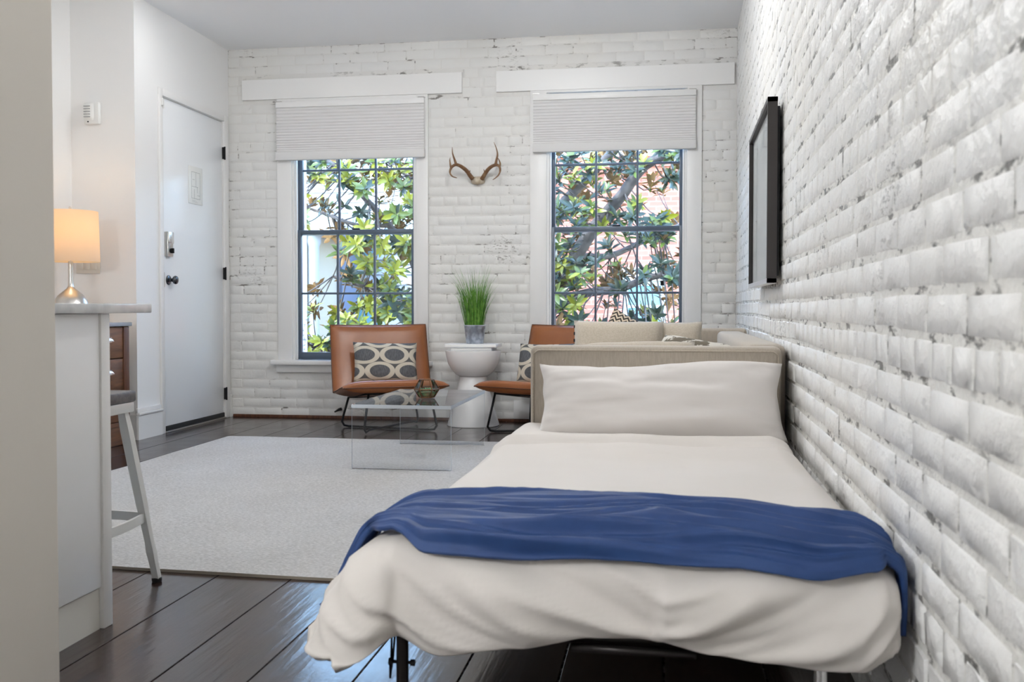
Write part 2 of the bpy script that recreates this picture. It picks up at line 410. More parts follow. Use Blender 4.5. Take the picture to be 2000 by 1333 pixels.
brick_field(wb, 'brick', m_brick_b, lambda u, z, n: Vector((u, YB - n, z)), XL, xr(YB), casings, .0011, .8, 0,
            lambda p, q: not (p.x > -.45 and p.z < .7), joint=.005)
ang = math.atan(.0167)
brick_field(wr, 'brick', m_brick_r, lambda u, z, n: Vector((xr(u) - n, u, z)), .7, YB - .01, [], .0029, 1.0, -R(90) - ang,
            lambda p, q: p.z > (.30 if p.y < 3.5 else .7 if p.y < 5.8 else .75), course=.0735, joint=.012)

# trims, baseboards
for i, (a, b, c, d) in enumerate(casings[2:]):
    b = min(b, xr(YB) - .012); tag(MB().box((a, YB - .024, c), (b, YB + .001, d), .002).build('trim_%d' % (i + 1), m_trim), kind='structure')
def baseboard(name, x, y0, y1, h=.205):
    mb = MB().box((x, y0, 0), (x + .018, y1, h - .045)).box((x, y0, h - .045), (x + .026, y1, h - .03), .003).box((x, y0, h - .03), (x + .014, y1, h), .004)
    tag(mb.build(name, m_trim, smooth=True, angle=30), kind='structure')
baseboard('baseboard_left', XL, YA - .02, DY0 - .048); baseboard('baseboard_corner', XL, DY1 + .075, YB - .012)
tag(MB().box((-3.78, YA - .018, 0), (XL - .001, YA - .0005, .16)).build('baseboard_alcove', m_trim), kind='structure')
tag(MB().box((XL + .03, YB - .022, 0), (xr(YB) - .03, YB - .006, .022), .003).build('baseboard_back', m_darkwood), kind='structure')

tag(MB().box((-1.10, YB - .030, .024), (xr(YB) - .03, YB - .006, .165), .004).build('baseboard_sofa', m_trim, smooth=True, angle=40), kind='structure')
gv = root('gas_valve', (-2.42, YB, .09), 'small black lever valve low on the brick wall beside the left chair', 'valve')
vp = aty(664, 800, YB - .02)
MB().tube([(vp.x, YB + .002, vp.z), (vp.x, YB - .045, vp.z)], .011, 10).build('stem', m_black, gv, smooth=True, angle=50)
MB().tube([(vp.x - .035, YB - .043, vp.z - .018), (vp.x, YB - .043, vp.z), (vp.x + .02, YB - .043, vp.z + .006)], [.006, .010, .012], 8).build('lever', m_black, gv, smooth=True)

# ------------------------------------------------------------------ windows: 6 over 6 sashes
def window(idx, d):
    x0, x1 = d['o']; z0, z1 = d['z']; c0, c1 = d['c']
    rt = root('window_%d' % idx, ((x0 + x1) / 2, YB + .05, z0), kind='structure')
    part('casing', m_trim, rt, (c0, YB - .02, z0), (x0, YB, 2.462), .003); part('casing', m_trim, rt, (x1, YB - .02, z0), (c1, YB, 2.462), .003)
    part('casing', m_trim, rt, (c0, YB - .0195, z1), (c1, YB, 2.4615), .002)
    for a, b in ((x0 - .0, x0 + .018), (x1 - .018, x1)): part('jamb', m_trim, rt, (a, YB - .004, z0), (b, YB + .16, z1))
    part('stop_bead', m_trim, rt, (x0 + .018, YB + .012, z0), (x0 + .032, YB + .03, z1), .003); part('stop_bead', m_trim, rt, (x1 - .032, YB + .012, z0), (x1 - .018, YB + .03, z1), .003)
    part('window_stool', m_trim, rt, (c0 - .045, YB - .07, z0 - .035), (c1 + .03, YB + .10, z0), .005)
    part('apron', m_trim, rt, (c0 - .015, YB - .024, z0 - .095), (c1 + .005, YB - .001, z0 - .035), .003)
    X0, X1 = x0 + .018, x1 - .018; zm = 1.438
    def sash(nm, ya, za, zb, bot, top):
        yb = ya + .036; st = .036
        s = MB().box((X0, ya, za), (X0 + st, yb, zb), .003).box((X1 - st, ya, za), (X1, yb, zb), .003).box((X0, ya + .0005, za), (X1, yb - .0005, za + bot), .003).box((X0, ya + .0005, zb - top), (X1, yb - .0005, zb), .003).build(nm, m_slate, rt, smooth=True, angle=35)
        gx0, gx1, gz0, gz1 = X0 + st, X1 - st, za + bot, zb - top; w3 = (gx1 - gx0) / 3; zmid = (gz0 + gz1) / 2
        for k in (1, 2): part('muntin', m_slate, s, (gx0 + w3 * k - .008, ya + .006, gz0 - .002), (gx0 + w3 * k + .008, yb - .006, gz1 + .002), .003)
        part('muntin', m_slate, s, (gx0 - .002, ya + .007, zmid - .008), (gx1 + .002, yb - .007, zmid + .008), .003)
        for k in range(3):
            for a, b in ((gz0, zmid - .007), (zmid + .007, gz1)):
                part('pane', m_glass, s, (gx0 + w3 * k + (.007 if k else 0), ya + .017, a), (gx0 + w3 * (k + 1) - (.007 if k < 2 else 0), ya + .019, b))
        return s
    sash('lower_sash', YB + .032, z0 + .004, zm + .018, .055, .034); sash('upper_sash', YB + .074, zm - .018, z1, .034, .05)
    xm = (X0 + X1) / 2
    part('sash_lock', m_black, rt, (xm - .03, YB + .036, zm + .018), (xm + .03, YB + .064, zm + .030), .004)
window(1, W1); window(2, W2)

def shade(x0, x1, z0, z1, label):
    rt = root('window_shade', ((x0 + x1) / 2, YB - .045, z0), label, 'shade', 'pleated shades over the windows')
    part('headrail', m_trim, rt, (x0 + .002, YB - .062, z1 - .045), (x1 - .002, YB - .022, z1), .004)
    part('bracket', m_nickel, rt, (x0 + .001, YB - .064, z1 + .0005), (x0 + .05, YB - .021, z1 + .004)); part('bracket', m_nickel, rt, (x1 - .05, YB - .064, z1 + .0005), (x1 - .001, YB - .021, z1 + .004))
    zs = [z1 - .045]; n = 16
    for k in range(1, n + 1): t = k / n; zs.append((z1 - .045) - (z1 - .045 - z0 - .062) * (t * 1.25 - .25 * t * t))
    P = []
    for k in range(n): P += [(YB - .048, zs[k]), (YB - .0535, zs[k] + (zs[k + 1] - zs[k]) * .6)]
    P.append((YB - .048, zs[n])); bk = [(2 * (YB - .042) - y, z) for y, z in P][::-1]
    ring = P + bk; nr = len(ring); mb = MB()
    mb.add([(x0 + .004, y, z) for y, z in ring] + [(x1 - .004, y, z) for y, z in ring], [(k, (k + 1) % nr, nr + (k + 1) % nr, nr + k) for k in range(nr)] + [tuple(range(nr))[::-1], tuple(range(nr, 2 * nr))])
    mb.build('pleated_fabric', m_shade, rt)
    part('bottom_rail', m_shade, rt, (x0, YB - .064, z0), (x1, YB - .024, z0 + .064), .006)
shade(-2.945, -1.772, 1.985, 2.432, 'white pleated shade half lowered over the window behind the left chair')
shade(-.955, .230, 1.999, 2.424, 'white pleated shade half lowered over the window behind the sofa')

# ------------------------------------------------------------------ door in the left wall
dr = root('door_1', (XL, (DY0 + DY1) / 2, 0), kind='structure')
slab = part('door_slab', m_door, dr, (XL - .045, DY0 + .003, .042), (XL - .004, DY1 - .003, DZ - .004), .002)
part('casing', m_trim, dr, (XL, DY0 - .045, 0), (XL + .016, DY0 - .002, DZ + .05), .003)
part('casing', m_trim, dr, (XL, DY1 + .002, 0), (XL + .016, DY1 + .075, DZ + .05), .003)
part('casing', m_trim, dr, (XL + .0005, DY0 - .0455, DZ + .002), (XL + .0155, DY1 + .0755, DZ + .0505), .003)
part('jamb', m_trim, dr, (XL - .14, DY0 - .012, 0), (XL, DY0 + .001, DZ)); part('jamb', m_trim, dr, (XL - .14, DY1 - .001, 0), (XL, DY1 + .012, DZ))
part('jamb', m_trim, dr, (XL - .14, DY0, DZ - .002), (XL, DY1, DZ + .012))
part('door_sweep', m_rubber, dr, (XL - .05, DY0 + .004, .010), (XL + .006, DY1 - .004, .044), .003)
part('threshold', m_nickel, dr, (XL - .12, DY0 + .002, 0), (XL + .02, DY1 - .002, .011), .003)
for z in (2.043, 1.118, .19):
    MB().box((XL + .003, DY1 - .012, z - .045), (XL + .018, DY1 + .016, z + .045), .002).tube([(XL + .02, DY1 + .001, z - .05), (XL + .02, DY1 + .001, z + .05)], .006, 10).build('hinge', m_black, dr, smooth=True, angle=40)
kx, ky, kz = XL - .004, DY0 + .085, 1.045
def lathe_x(prof, c, n=24):
    mb = MB().lathe([(r, h) for h, r in prof], (0, 0, 0), n); mb.v = [(c[0] + z, c[1] + x, c[2] + y) for x, y, z in mb.v]; return mb
kn = lathe_x([(0, .033), (.004, .034), (.008, .030), (.011, .014), (.028, .011), (.036, .016), (.044, .026), (.054, .030), (.063, .026), (.068, .012)], (kx, ky, kz)).build('door_knob', m_chrome, dr, smooth=True, angle=60)
kn.data.materials[0] = mat('dark_nickel', (.10, .105, .115), .22, 1)
part('strike_plate', m_nickel, dr, (XL + .0165, DY0 - .006, kz - .05), (XL + .0185, DY0 - .002, kz + .05))
kp = part('deadbolt_body', m_nickel, dr, (kx, DY0 + .035, 1.205), (kx + .028, DY0 + .110, 1.375), .006)
part('deadbolt_cover', mat('satin_cover', (.72, .72, .70), .25, .9), kp, (kx + .028, DY0 + .038, 1.295), (kx + .034, DY0 + .107, 1.372), .003)
tt = lathe_x([(0, .017), (.006, .017), (.008, .014)], (kx + .028, DY0 + .0725, 1.245)).box((kx + .034, DY0 + .066, 1.228), (kx + .052, DY0 + .079, 1.262), .003).build('thumb_turn', m_black, kp, smooth=True, angle=40)
part('door_sensor', m_plast, dr, (kx, DY0 + .012, 2.205), (kx + .014, DY0 + .030, 2.272), .003)
part('sensor_magnet', m_plast, dr, (XL + .016, DY0 - .026, 2.215), (XL + .027, DY0 - .010, 2.268), .003)
ns = root('notice_card', (XL, 6.605, 1.605), 'small white floor plan card fixed to the white door', 'card')
part('card', m_plast, ns, (kx + .0005, 6.505, 1.606), (kx + .006, 6.712, 1.876), .001)
pm = MB(); X = kx + .0062
def ln(y0, z0, y1, z1, t=.0022): pm.box((X - .0004, min(y0, y1) - t / 2, min(z0, z1) - t / 2), (X + .0004, max(y0, y1) + t / 2, max(z0, z1) + t / 2))
for a in ((6.545, 1.645, 6.545, 1.835), (6.67, 1.645, 6.67, 1.835), (6.545, 1.645, 6.67, 1.645), (6.545, 1.835, 6.67, 1.835), (6.61, 1.73, 6.61, 1.835), (6.545, 1.73, 6.64, 1.73), (6.585, 1.645, 6.585, 1.71), (6.63, 1.67, 6.67, 1.67), (6.56, 1.78, 6.59, 1.78), (6.63, 1.69, 6.63, 1.73)): ln(*a)
for k in range(3): ln(6.55, 1.632 - .007 * k, 6.60 + .02 * k, 1.632 - .007 * k, .001)
pm.build('floor_plan_print', m_print_ink, ns)

# ------------------------------------------------------------------ things on the alcove walls
sr = root('alarm_siren', (-3.632, YA, 2.035), 'white ridged alarm siren box high on the alcove wall', 'siren')
part('body', m_plast, sr, (-3.69, YA - .034, 2.037), (-3.585, YA - .0005, 2.178), .008)
cv = MB()
cv.grid(lambda u, v: (-3.688 + .072 * u, YA - .035 - .018 * math.sin(math.pi * u) * math.sin(math.pi * min(1, v * 1.0)) ** .6, 2.06 + .11 * v), 10, 10, flip=True)
cv.build('curved_cover', m_plast, sr, smooth=True)
for k in range(5): part('grille_slot', mat('slot_grey', (.35, .35, .35), .7) if k == 0 else bpy.data.materials['slot_grey'], sr, (-3.678, YA - .0545, 2.078 + .017 * k), (-3.634, YA - .048, 2.083 + .017 * k), .001)
part('status_light', m_black, sr, (-3.662, YA - .0375, 2.048), (-3.654, YA - .033, 2.056))
sw = root('light_switch', (-3.69, YA, 1.075), 'ivory triple light switch on the alcove wall beside the lamp shade', 'switch')
part('plate', m_ply, sw, (-3.772, YA - .007, 1.077), (-3.604, YA - .0005, 1.197), .003)
for k in range(3): part('rocker', m_ply, sw, (-3.753 + .046 * k, YA - .012, 1.102), (-3.720 + .046 * k, YA - .006, 1.170), .002)
op = root('wall_outlet', (XA, 5.52, 1.09), 'small white outlet plate low behind the lamp by the kitchen wall', 'outlet')
part('plate', m_plast, op, (XA + .0005, 5.47, 1.085), (XA + .007, 5.60, 1.20), .003)
part('socket', m_ply, op, (XA + .006, 5.51, 1.11), (XA + .010, 5.56, 1.175), .002)

# ------------------------------------------------------------------ dresser and lamp
dx, dy0, dy1, dz = -3.318, 4.63, 5.645, .765
ds = root('dresser', (-3.56, (dy0 + dy1) / 2, 0), 'walnut dresser with metal cup pulls behind the kitchen counter', 'dresser')
part('body', m_darkwood, ds, (XA + .01, dy0 + .012, .004), (dx - .025, dy1 - .008, dz - .025), .003)
part('top', m_bluetop, ds, (XA + .008, dy0 - .008, dz - .025), (dx + .012, dy1 + .012, dz), .004)
for y in (dy0 + .005, dy1 - .062): part('post', m_darkwood, ds, (dx - .045, y, 0), (dx, y + .058, dz - .026), .003)
for a, b in ((.545, .735), (.345, .538), (.150, .338)):
    q = part('drawer', m_wood, ds, (dx - .028, dy0 + .066, a), (dx - .006, dy1 - .065, b), .003)
    for y in (4.86, 5.415):
        hz = (a + b) / 2 + .02
        cup = MB(); cup.grid(lambda u, v: (dx - .006 + .022 * math.sin(math.pi * v * .5 + .05), y + .035 * math.cos(math.pi * u) * (1 - .15 * v), hz - .012 + .028 * math.cos(math.pi * .5 * v) * (.45 + .55 * math.sin(math.pi * u))), 10, 6)
        cup.box((dx - .007, y - .037, hz - .018), (dx - .003, y + .037, hz + .016)).build('cup_pull', m_chrome, q, smooth=True, angle=40)
part('lower_rail', m_wood, ds, (dx - .04, dy0 + .064, .118), (dx - .002, dy1 - .063, .145), .003)
part('plinth_panel', m_wood, ds, (dx - .035, dy0 + .066, .002), (dx - .010, dy1 - .065, .117), .002)

lx, ly = -3.535, 5.37
lp = root('table_lamp', (lx, ly, dz), 'lit table lamp with drum shade and bulbous brushed metal base', 'lamp')
MB().lathe([(.070, 0), (.090, .006), (.105, .03), (.111, .06), (.109, .085), (.103, .108), (.093, .135), (.074, .164), (.042, .192), (.024, .207), (.0155, .222), (.0145, .25), (.0135, .30), (.0135, .37)], (lx, ly, dz), 40).build('base', m_nickel, lp, smooth=True, angle=60)
sh = MB().lathe([(.166, 1.133), (.158, 1.437), (.1565, 1.437), (.1645, 1.133)], (lx, ly, 0), 48, cap=False); n = 48
sh.f += [(k + 3 * n, (k + 1) % n + 3 * n, (k + 1) % n, k) for k in range(n)]; sh.mi += [0] * n
sh.build('lamp_shade', m_lampshade, lp, smooth=True, angle=40)
MB().tube([(lx, ly, 1.13), (lx, ly, 1.435)], .004, 6).tube([(lx - .155, ly, 1.428), (lx + .155, ly, 1.428)], .002, 6).tube([(lx, ly - .155, 1.428), (lx, ly + .155, 1.428)], .002, 6).build('harp', m_nickel, lp)
MB().lathe([(.004, 1.43), (.006, 1.44), (.003, 1.447), (.008, 1.456), (.007, 1.464), (.002, 1.468)], (lx, ly, 0), 12).build('finial', m_nickel, lp, smooth=True)
MB().lathe([(.012, 1.20), (.026, 1.235), (.03, 1.265), (.022, 1.295), (.005, 1.306)], (lx, ly + .0, 0), 16).build('bulb', emis('warm_bulb', (1, .64, .32), 4), lp, smooth=True)
pl = bpy.data.lights.new('lamp_bulb_light', 'POINT'); pl.energy = 1.3 * LAMP; pl.color = (1, .68, .37); pl.shadow_soft_size = .04
plo = bpy.data.objects.new('lamp_bulb_light', pl); C.objects.link(plo); plo.parent = lp; plo.location = (0, 0, 1.33 - dz)

# ------------------------------------------------------------------ kitchen peninsula and stool
pn = root('kitchen_peninsula', (-2.0, 2.12, 0), 'pale grey peninsula cabinet end beside the partition wall', 'cabinet')
part('carcass', m_panel, pn, (-2.53, 1.805, .112), (-1.492, 2.362, .842))
part('end_panel', m_panel, pn, (-1.492, 1.805, .114), (-1.475, 2.362, .8425), .002)
part('corner_post', m_trim, pn, (-1.52, 2.364, 0), (-1.470, 2.405, .8425), .003)
part('back_panel', m_panel, pn, (-2.53, 2.364, .0), (-1.522, 2.385, .8425))
part('toe_kick', m_kick, pn, (-2.53, 1.81, 0), (-1.483, 2.362, .110))
tag(MB().box((-2.54, 1.803, .8435), (-1.453, 2.592, .869), .003).build('countertop', m_stone, smooth=True, angle=40), 'grey veined marble countertop slab overhanging the peninsula', 'countertop')

st = root('bar_stool', (-1.765, 2.60, 0), 'white metal stool with grey wooden seat tucked under the countertop', 'stool')
sc = Vector((-1.765, 2.598)); ht, hf, zs = .135, .200, .556
part('wooden_seat', m_seat, st, (sc.x - .155, sc.y - .178, .568), (sc.x + .155, sc.y + .178, .602), .006)
part('seat_frame', m_stool, st, (sc.x - .150, sc.y - .174, .536), (sc.x + .150, sc.y + .174, .5675), .004)
corner = {}
for sx in (-1, 1):
    for sy in (-1, 1):
        a = Vector((sc.x + sx * .128, sc.y + sy * .145, .54)); b = Vector((sc.x + sx * .203, sc.y + (.202 if sy > 0 else -.168), .012)); corner[sx, sy] = (a, b)
        mb = MB(); segs = [(0, .0125), (.12, .0155), (.55, .0145), (.66, .0125), (.78, .0115), (.84, .0135), (.9, .0115), (1, .0115)]
        ring = []
        for t, w in segs:
            p = a.lerp(b, t); ring.append([p + Vector((dx_ * w, dy_ * w, 0)) for dx_, dy_ in ((-1, -.75), (-.7, -1), (1, -1), (1, .7), (.75, 1), (-1, 1))])
        n6 = 6; mb.add([v for r_ in ring for v in r_], [(i * n6 + k, i * n6 + (k + 1) % n6, (i + 1) * n6 + (k + 1) % n6, (i + 1) * n6 + k) for i in range(len(ring) - 1) for k in range(n6)] + [tuple(range(6))[::-1], tuple(range((len(ring) - 1) * 6, len(ring) * 6))])
        lg = mb.build('leg', m_stool, st)
        MB().lathe([(.014, 0), (.0155, .004), (.0155, .012), (.013, .014)], (b.x, b.y, 0), 14).build('rubber_foot', m_rubber, lg, smooth=True, angle=40)
for k0, k1 in (((-1, 1), (1, 1)), ((1, 1), (1, -1)), ((1, -1), (-1, -1)), ((-1, -1), (-1, 1))):
    p0 = corner[k0][0].lerp(corner[k0][1], .63); p1 = corner[k1][0].lerp(corner[k1][1], .63)
    mid = (p0 + p1) / 2; out = Vector((mid.x - sc.x, mid.y - sc.y, 0)).normalized() * .018
    mb = MB(); d = (p1 - p0).normalized(); perp = Vector((d.y, -d.x, 0)); path = [p0.lerp(p1, t) + out * (1 - (2 * t - 1) ** 2) for t in [k / 8 for k in range(9)]]
    vv = []
    for p in path: vv += [p + perp * .005 + Vector((0, 0, .014)), p - perp * .005 + Vector((0, 0, .014)), p - perp * .005 - Vector((0, 0, .014)), p + perp * .005 - Vector((0, 0, .014))]
    mb.add(vv, [(i * 4 + k, i * 4 + (k + 1) % 4, i * 4 + 4 + (k + 1) % 4, i * 4 + 4 + k) for i in range(8) for k in range(4)] + [(0, 1, 2, 3), (32, 33, 34, 35)]).build('footrest_bar', m_stool, st, weld=True)

# ------------------------------------------------------------------ rug
def rugpt(u, v, z):
    x = -2.826 + 2.28 * u; y = 2.905 + 3.085 * v + .02 * (1 - v) * math.sin(u * 5 + .5)
    edge = min(u, 1 - u) * 2.44, min(v, 1 - v) * 3.08
    return (x + .004 * nz(y * 3, 1, 0), y, z + (.0022 * nz(x * 4, y * 4, .3) if z > .004 else 0))
mb = MB(); mb.grid(lambda u, v: rugpt(u, v, .0105), 60, 76); mb.grid(lambda u, v: rugpt(u, v, .0008), 60, 76, flip=True)
nu, nv = 60, 76; top = lambda i, j: j * (nu + 1) + i; off = (nu + 1) * (nv + 1)
per = [top(i, 0) for i in range(nu)] + [top(nu, j) for j in range(nv)] + [top(i, nv) for i in range(nu, 0, -1)] + [top(0, j) for j in range(nv, 0, -1)]
mb.f += [(a, a + off, b + off, b) for a, b in zip(per, per[1:] + per[:1])]; mb.mi += [1] * len(per)
tag(mb.build('rug', [m_rug, m_rugedge], smooth=True, angle=50), 'large pale oatmeal wool rug on the dark floorboards', 'rug')

# ------------------------------------------------------------------ leather lounge chairs
def pad(p_line, width, t_top, t_bot, nu=22, nv=18, scallop=.0):
    # a puffed pad along a curve in the local y-z plane: p_line(v) -> (y, z, ny, nz, w)
    def f(u, v, sgn):
        y, z, ny, nz_, w = p_line(v); uu = 2 * u - 1
        th = (1 - abs(uu) ** 5) ** .6 * (1 - abs(2 * v - 1) ** 6) ** .6
        th = max(th, .10)
        d = (t_top if sgn > 0 else -t_bot) * th + scallop * uu * uu
        return (uu * w / 2, y + ny * d, z + nz_ * d)
    mb = MB().grid(lambda u, v: f(u, v, 1), nu, nv).grid(lambda u, v: f(u, v, -1), nu, nv, flip=True)
    off = (nu + 1) * (nv + 1); tp = lambda i, j: j * (nu + 1) + i
    per = [tp(i, 0) for i in range(nu)] + [tp(nu, j) for j in range(nv)] + [tp(i, nv) for i in range(nu, 0, -1)] + [tp(0, j) for j in range(nv, 0, -1)]
    mb.f += [(a, a + off, b + off, b) for a, b in zip(per, per[1:] + per[:1])]; mb.mi += [0] * len(per)
    edge = [Vector(mb.v[a]).lerp(Vector(mb.v[a + off]), .5) for a in per]
    return mb, edge
def line_fn(P, wid):
    def g(v):
        n = len(P) - 1; i = min(int(v * n), n - 1); t = v * n - i
        y = P[i][0] + (P[i + 1][0] - P[i][0]) * t; z = P[i][1] + (P[i + 1][1] - P[i][1]) * t
        a = P[max(i - 1, 0)] if t < .5 else P[i]; b = P[i + 1] if t < .5 else P[min(i + 2, n)]
        ty, tz = b[0] - a[0], b[1] - a[1]; L = math.hypot(ty, tz) or 1
        return y, z, -tz / L, ty / L, wid[0] + (wid[1] - wid[0]) * v
    return g
def lounge_chair(label, mirror=False):
    s = -1 if mirror else 1
    rt = root('lounge_chair', (0, 0, 0), label, 'chair', 'pair of tan leather lounge chairs')
    def mirr(mb):
        if mirror: mb.v = [(-x, y, z) for x, y, z in mb.v]; mb.f = [f[::-1] for f in mb.f]
        return mb
    seatP = [tuple(p[1:]) for p in catmull([(0, -.305, .318), (0, -.26, .322), (0, -.10, .297), (0, .08, .268), (0, .21, .252)], 5)]
    backP = [tuple(p[1:]) for p in catmull([(0, .222, .235), (0, .262, .30), (0, .31, .42), (0, .36, .57), (0, .405, .722)], 5)]
    mb, e1 = pad(line_fn(seatP, (.725, .72)), .70, .042, .045); so = mirr(mb).build('seat', m_leather, rt, smooth=True, weld=True)
    mb, e2 = pad(line_fn(backP, (.72, .71)), .69, .040, .022, scallop=.022); bo = mirr(mb).build('backrest', m_leather, rt, smooth=True, weld=True)
    mirr(MB().tube(e1 + e1[:1], .0045, 6, caps=False)).build('piping', m_piping, so, smooth=True); mirr(MB().tube(e2 + e2[:1], .0045, 6, caps=False)).build('piping', m_piping, bo, smooth=True)
    def rod(a, b, za, zb):
        A, B = Vector((*a, 0)), Vector((*b, 0)); d = (B - A).normalized(); r = .009; ins = .035
        pts = [A + d * .055 + Vector((0, 0, za)), A + d * .01 + Vector((0, 0, .075)), A + d * .002 + Vector((0, 0, .04)), A + d * .02 + Vector((0, 0, .014)), A + d * .055 + Vector((0, 0, r)),
               B - d * .055 + Vector((0, 0, r)), B - d * .02 + Vector((0, 0, .014)), B - d * .002 + Vector((0, 0, .04)), B - d * .01 + Vector((0, 0, .075)), B - d * .055 + Vector((0, 0, zb))]
        return pts
    mirr(MB().tube(rod((-.30, .20), (.29, -.25), .215, .275), .008, 10)).build('leg_loop', m_black, rt, smooth=True)
    mirr(MB().tube([p + Vector((0, 0, .0165)) if 0.0 < p.z < .05 and 3 < i < 6 else p for i, p in enumerate(rod((-.22, -.28), (.26, .22), .275, .215))], .008, 10)).build('leg_loop', m_black, rt, smooth=True)
    mirr(MB().tube([(-.25, .17, .216), (.24, .17, .216), (.25, -.22, .268), (-.20, -.24, .272), (-.25, .17, .216)], .007, 8)).build('under_frame', m_black, rt, smooth=True)
    return rt
ch1 = lounge_chair('tan leather lounge chair below the left window, whole front in view'); ch1.location = (-1.912, 6.60, 0); ch1.rotation_euler = (0, 0, R(27))
ch2 = lounge_chair('tan leather lounge chair half hidden behind the sofa', True); ch2.location = (-.815, 6.60, 0); ch2.rotation_euler = (0, 0, R(-27))

def pillow(name, m, w, h, t, label, cat='pillow', group=None, pinch=.06, n=20, puff=4.0, wrinkle=.0, seed=0, warp=None):
    # soft cushion in its local x-z plane
    def f(u, v, sg):
        a, b = 2 * u - 1, 2 * v - 1
        th = (max(0, 1 - abs(a) ** puff) ** .55) * (max(0, 1 - abs(b) ** puff) ** .55)
        x = a * w / 2 * (1 - pinch * (1 - b * b) * abs(a) ** 2 * .0 - pinch * (1 - abs(b)) * (abs(a) > .999) * 0 - pinch * (1 - b * b) * a * a)
        z = b * h / 2 * (1 - pinch * (1 - a * a) * b * b)
        wr_ = wrinkle * nz(a * 2.3 + seed, b * 2.9, seed * 1.7) * th + wrinkle * .6 * nz(a * 6 + seed, b * 5, 3.1) * (1 - th * .7)
        p = Vector((x, -sg * (t / 2 * th + wr_ * (1 if th > .01 else 0)), z))
        return tuple(warp(p, a, b)) if warp else tuple(p)
    mb = MB().grid(lambda u, v: f(u, v, 1), n, n).grid(lambda u, v: f(u, v, -1), n, n, flip=True)
    o = mb.build(name, m, None, smooth=True, weld=True, local=True); tag(o, label, cat, group); return o
def put(o, loc, rx=0, ry=0, rz=0):
    o.matrix_world = Matrix.Translation(loc) @ Matrix.Rotation(rz, 4, 'Z') @ Matrix.Rotation(rx, 4, 'X') @ Matrix.Rotation(ry, 4, 'Y'); return o
c1 = pillow('lumbar_cushion', m_ogee, .47, .30, .13, 'grey and cream ogee patterned cushion on the left leather chair', 'cushion', 'patterned cushions on the chairs', pinch=.05, wrinkle=.006, seed=2)
put(c1, (-1.979, 6.760, .457), R(-14), R(1.5), R(27))
c2 = pillow('lumbar_cushion', m_ogee, .47, .30, .13, 'grey and cream ogee patterned cushion mostly hidden behind the sofa arm', 'cushion', 'patterned cushions on the chairs', pinch=.05, wrinkle=.006, seed=5)
put(c2, (-.815, 6.740, .457), R(-14), R(-1.5), R(-27))

# ------------------------------------------------------------------ hourglass side table, books, potted grass
tx, ty = -1.363, 6.905
tb = root('side_table', (tx, ty, 0), 'white lacquered hourglass side table between the leather chairs', 'table')
MB().lathe([(.188, 0), (.191, .004), (.188, .012), (.168, .08), (.138, .185), (.112, .28), (.102, .33), (.101, .355)], (tx, ty, 0), 48).build('pedestal', m_ceramic, tb, smooth=True, angle=50)
MB().lathe([(.101, .356), (.128, .372), (.158, .405), (.183, .450), (.197, .500), (.2025, .536), (.203, .545), (.196, .546)], (tx, ty, 0), 48).build('bowl_top', m_ceramic, tb, smooth=True, angle=50)
b1 = root('white_book', (tx, ty, .546), 'pale grey covered book, lower of the two under the metal pot', 'book')
MBb = lambda a, b, z0, z1: ((tx + a, ty - .105, z0), (tx + b, ty + .115, z1))
part('cover', m_book2, b1, *MBb(-.145, .155, .5465, .5695), .002); part('pages', m_plast, b1, (tx - .14, ty - .106, .550), (tx + .15, ty + .11, .566))
b2 = root('white_book', (tx, ty, .57), 'white covered book directly under the galvanised grass pot', 'book')
part('cover', m_book, b2, (tx - .185, ty - .12, .570), (tx + .19, ty + .12, .594), .002); part('pages', m_plast, b2, (tx - .18, ty - .121, .574), (tx + .185, ty + .115, .590))
px_, py_, pz_ = tx + .012, ty, .5945
pg = root('potted_grass', (px_, py_, pz_), 'tall green ornamental grass in a galvanised metal pot', 'plant')
MB().lathe([(.060, 0), (.0625, .003), (.078, .128), (.0815, .131), (.0815, .136), (.0755, .136), (.073, .12), (.05, .115)], (px_, py_, pz_), 36).build('pot', m_galv, pg, smooth=True, angle=40)
MB().lathe([(.001, .119), (.074, .117)], (px_, py_, pz_), 24, cap=False).build('soil', m_soil, pg)
gm = MB(); rnd = random.Random(11)
def blade(base, az, lean, L, w, droop):
    d = Vector((math.cos(az), math.sin(az), 0)); side = Vector((-d.y, d.x, 0)); pts = []
    tw = rnd.uniform(-.8, .8)
    for k in range(6):
        t = k / 5; r_ = L * (lean * t + droop * t ** 3); z = L * (t - .28 * droop * t ** 3)
        c = base + d * r_ + Vector((0, 0, z)); ww = w * (1 - t ** 2.2) + .0004; sd = (side * math.cos(tw) + d * math.sin(tw)) * ww / 2
        pts += [c - sd, c + sd]
    gm.add(pts, [(2 * k, 2 * k + 1, 2 * k + 3, 2 * k + 2) for k in range(5)])
for k in range(330):
    a = rnd.uniform(0, 6.283); r_ = .066 * math.sqrt(rnd.random()); base = Vector((px_ + r_ * math.cos(a), py_ + r_ * math.sin(a), pz_ + .115))
    az = a + rnd.uniform(-.6, .6); lean = r_ / .066 * rnd.uniform(.06, .30)
    L = rnd.uniform(.22, .36) if k % 3 else rnd.uniform(.34, .48)
    blade(base, az, lean, L, rnd.uniform(.004, .0075) if k % 3 else .003, rnd.uniform(0, .25) if k % 3 else rnd.uniform(.05, .35))
g = gm.build('grass_blades', m_grass, pg, smooth=True); g['kind'] = 'stuff'

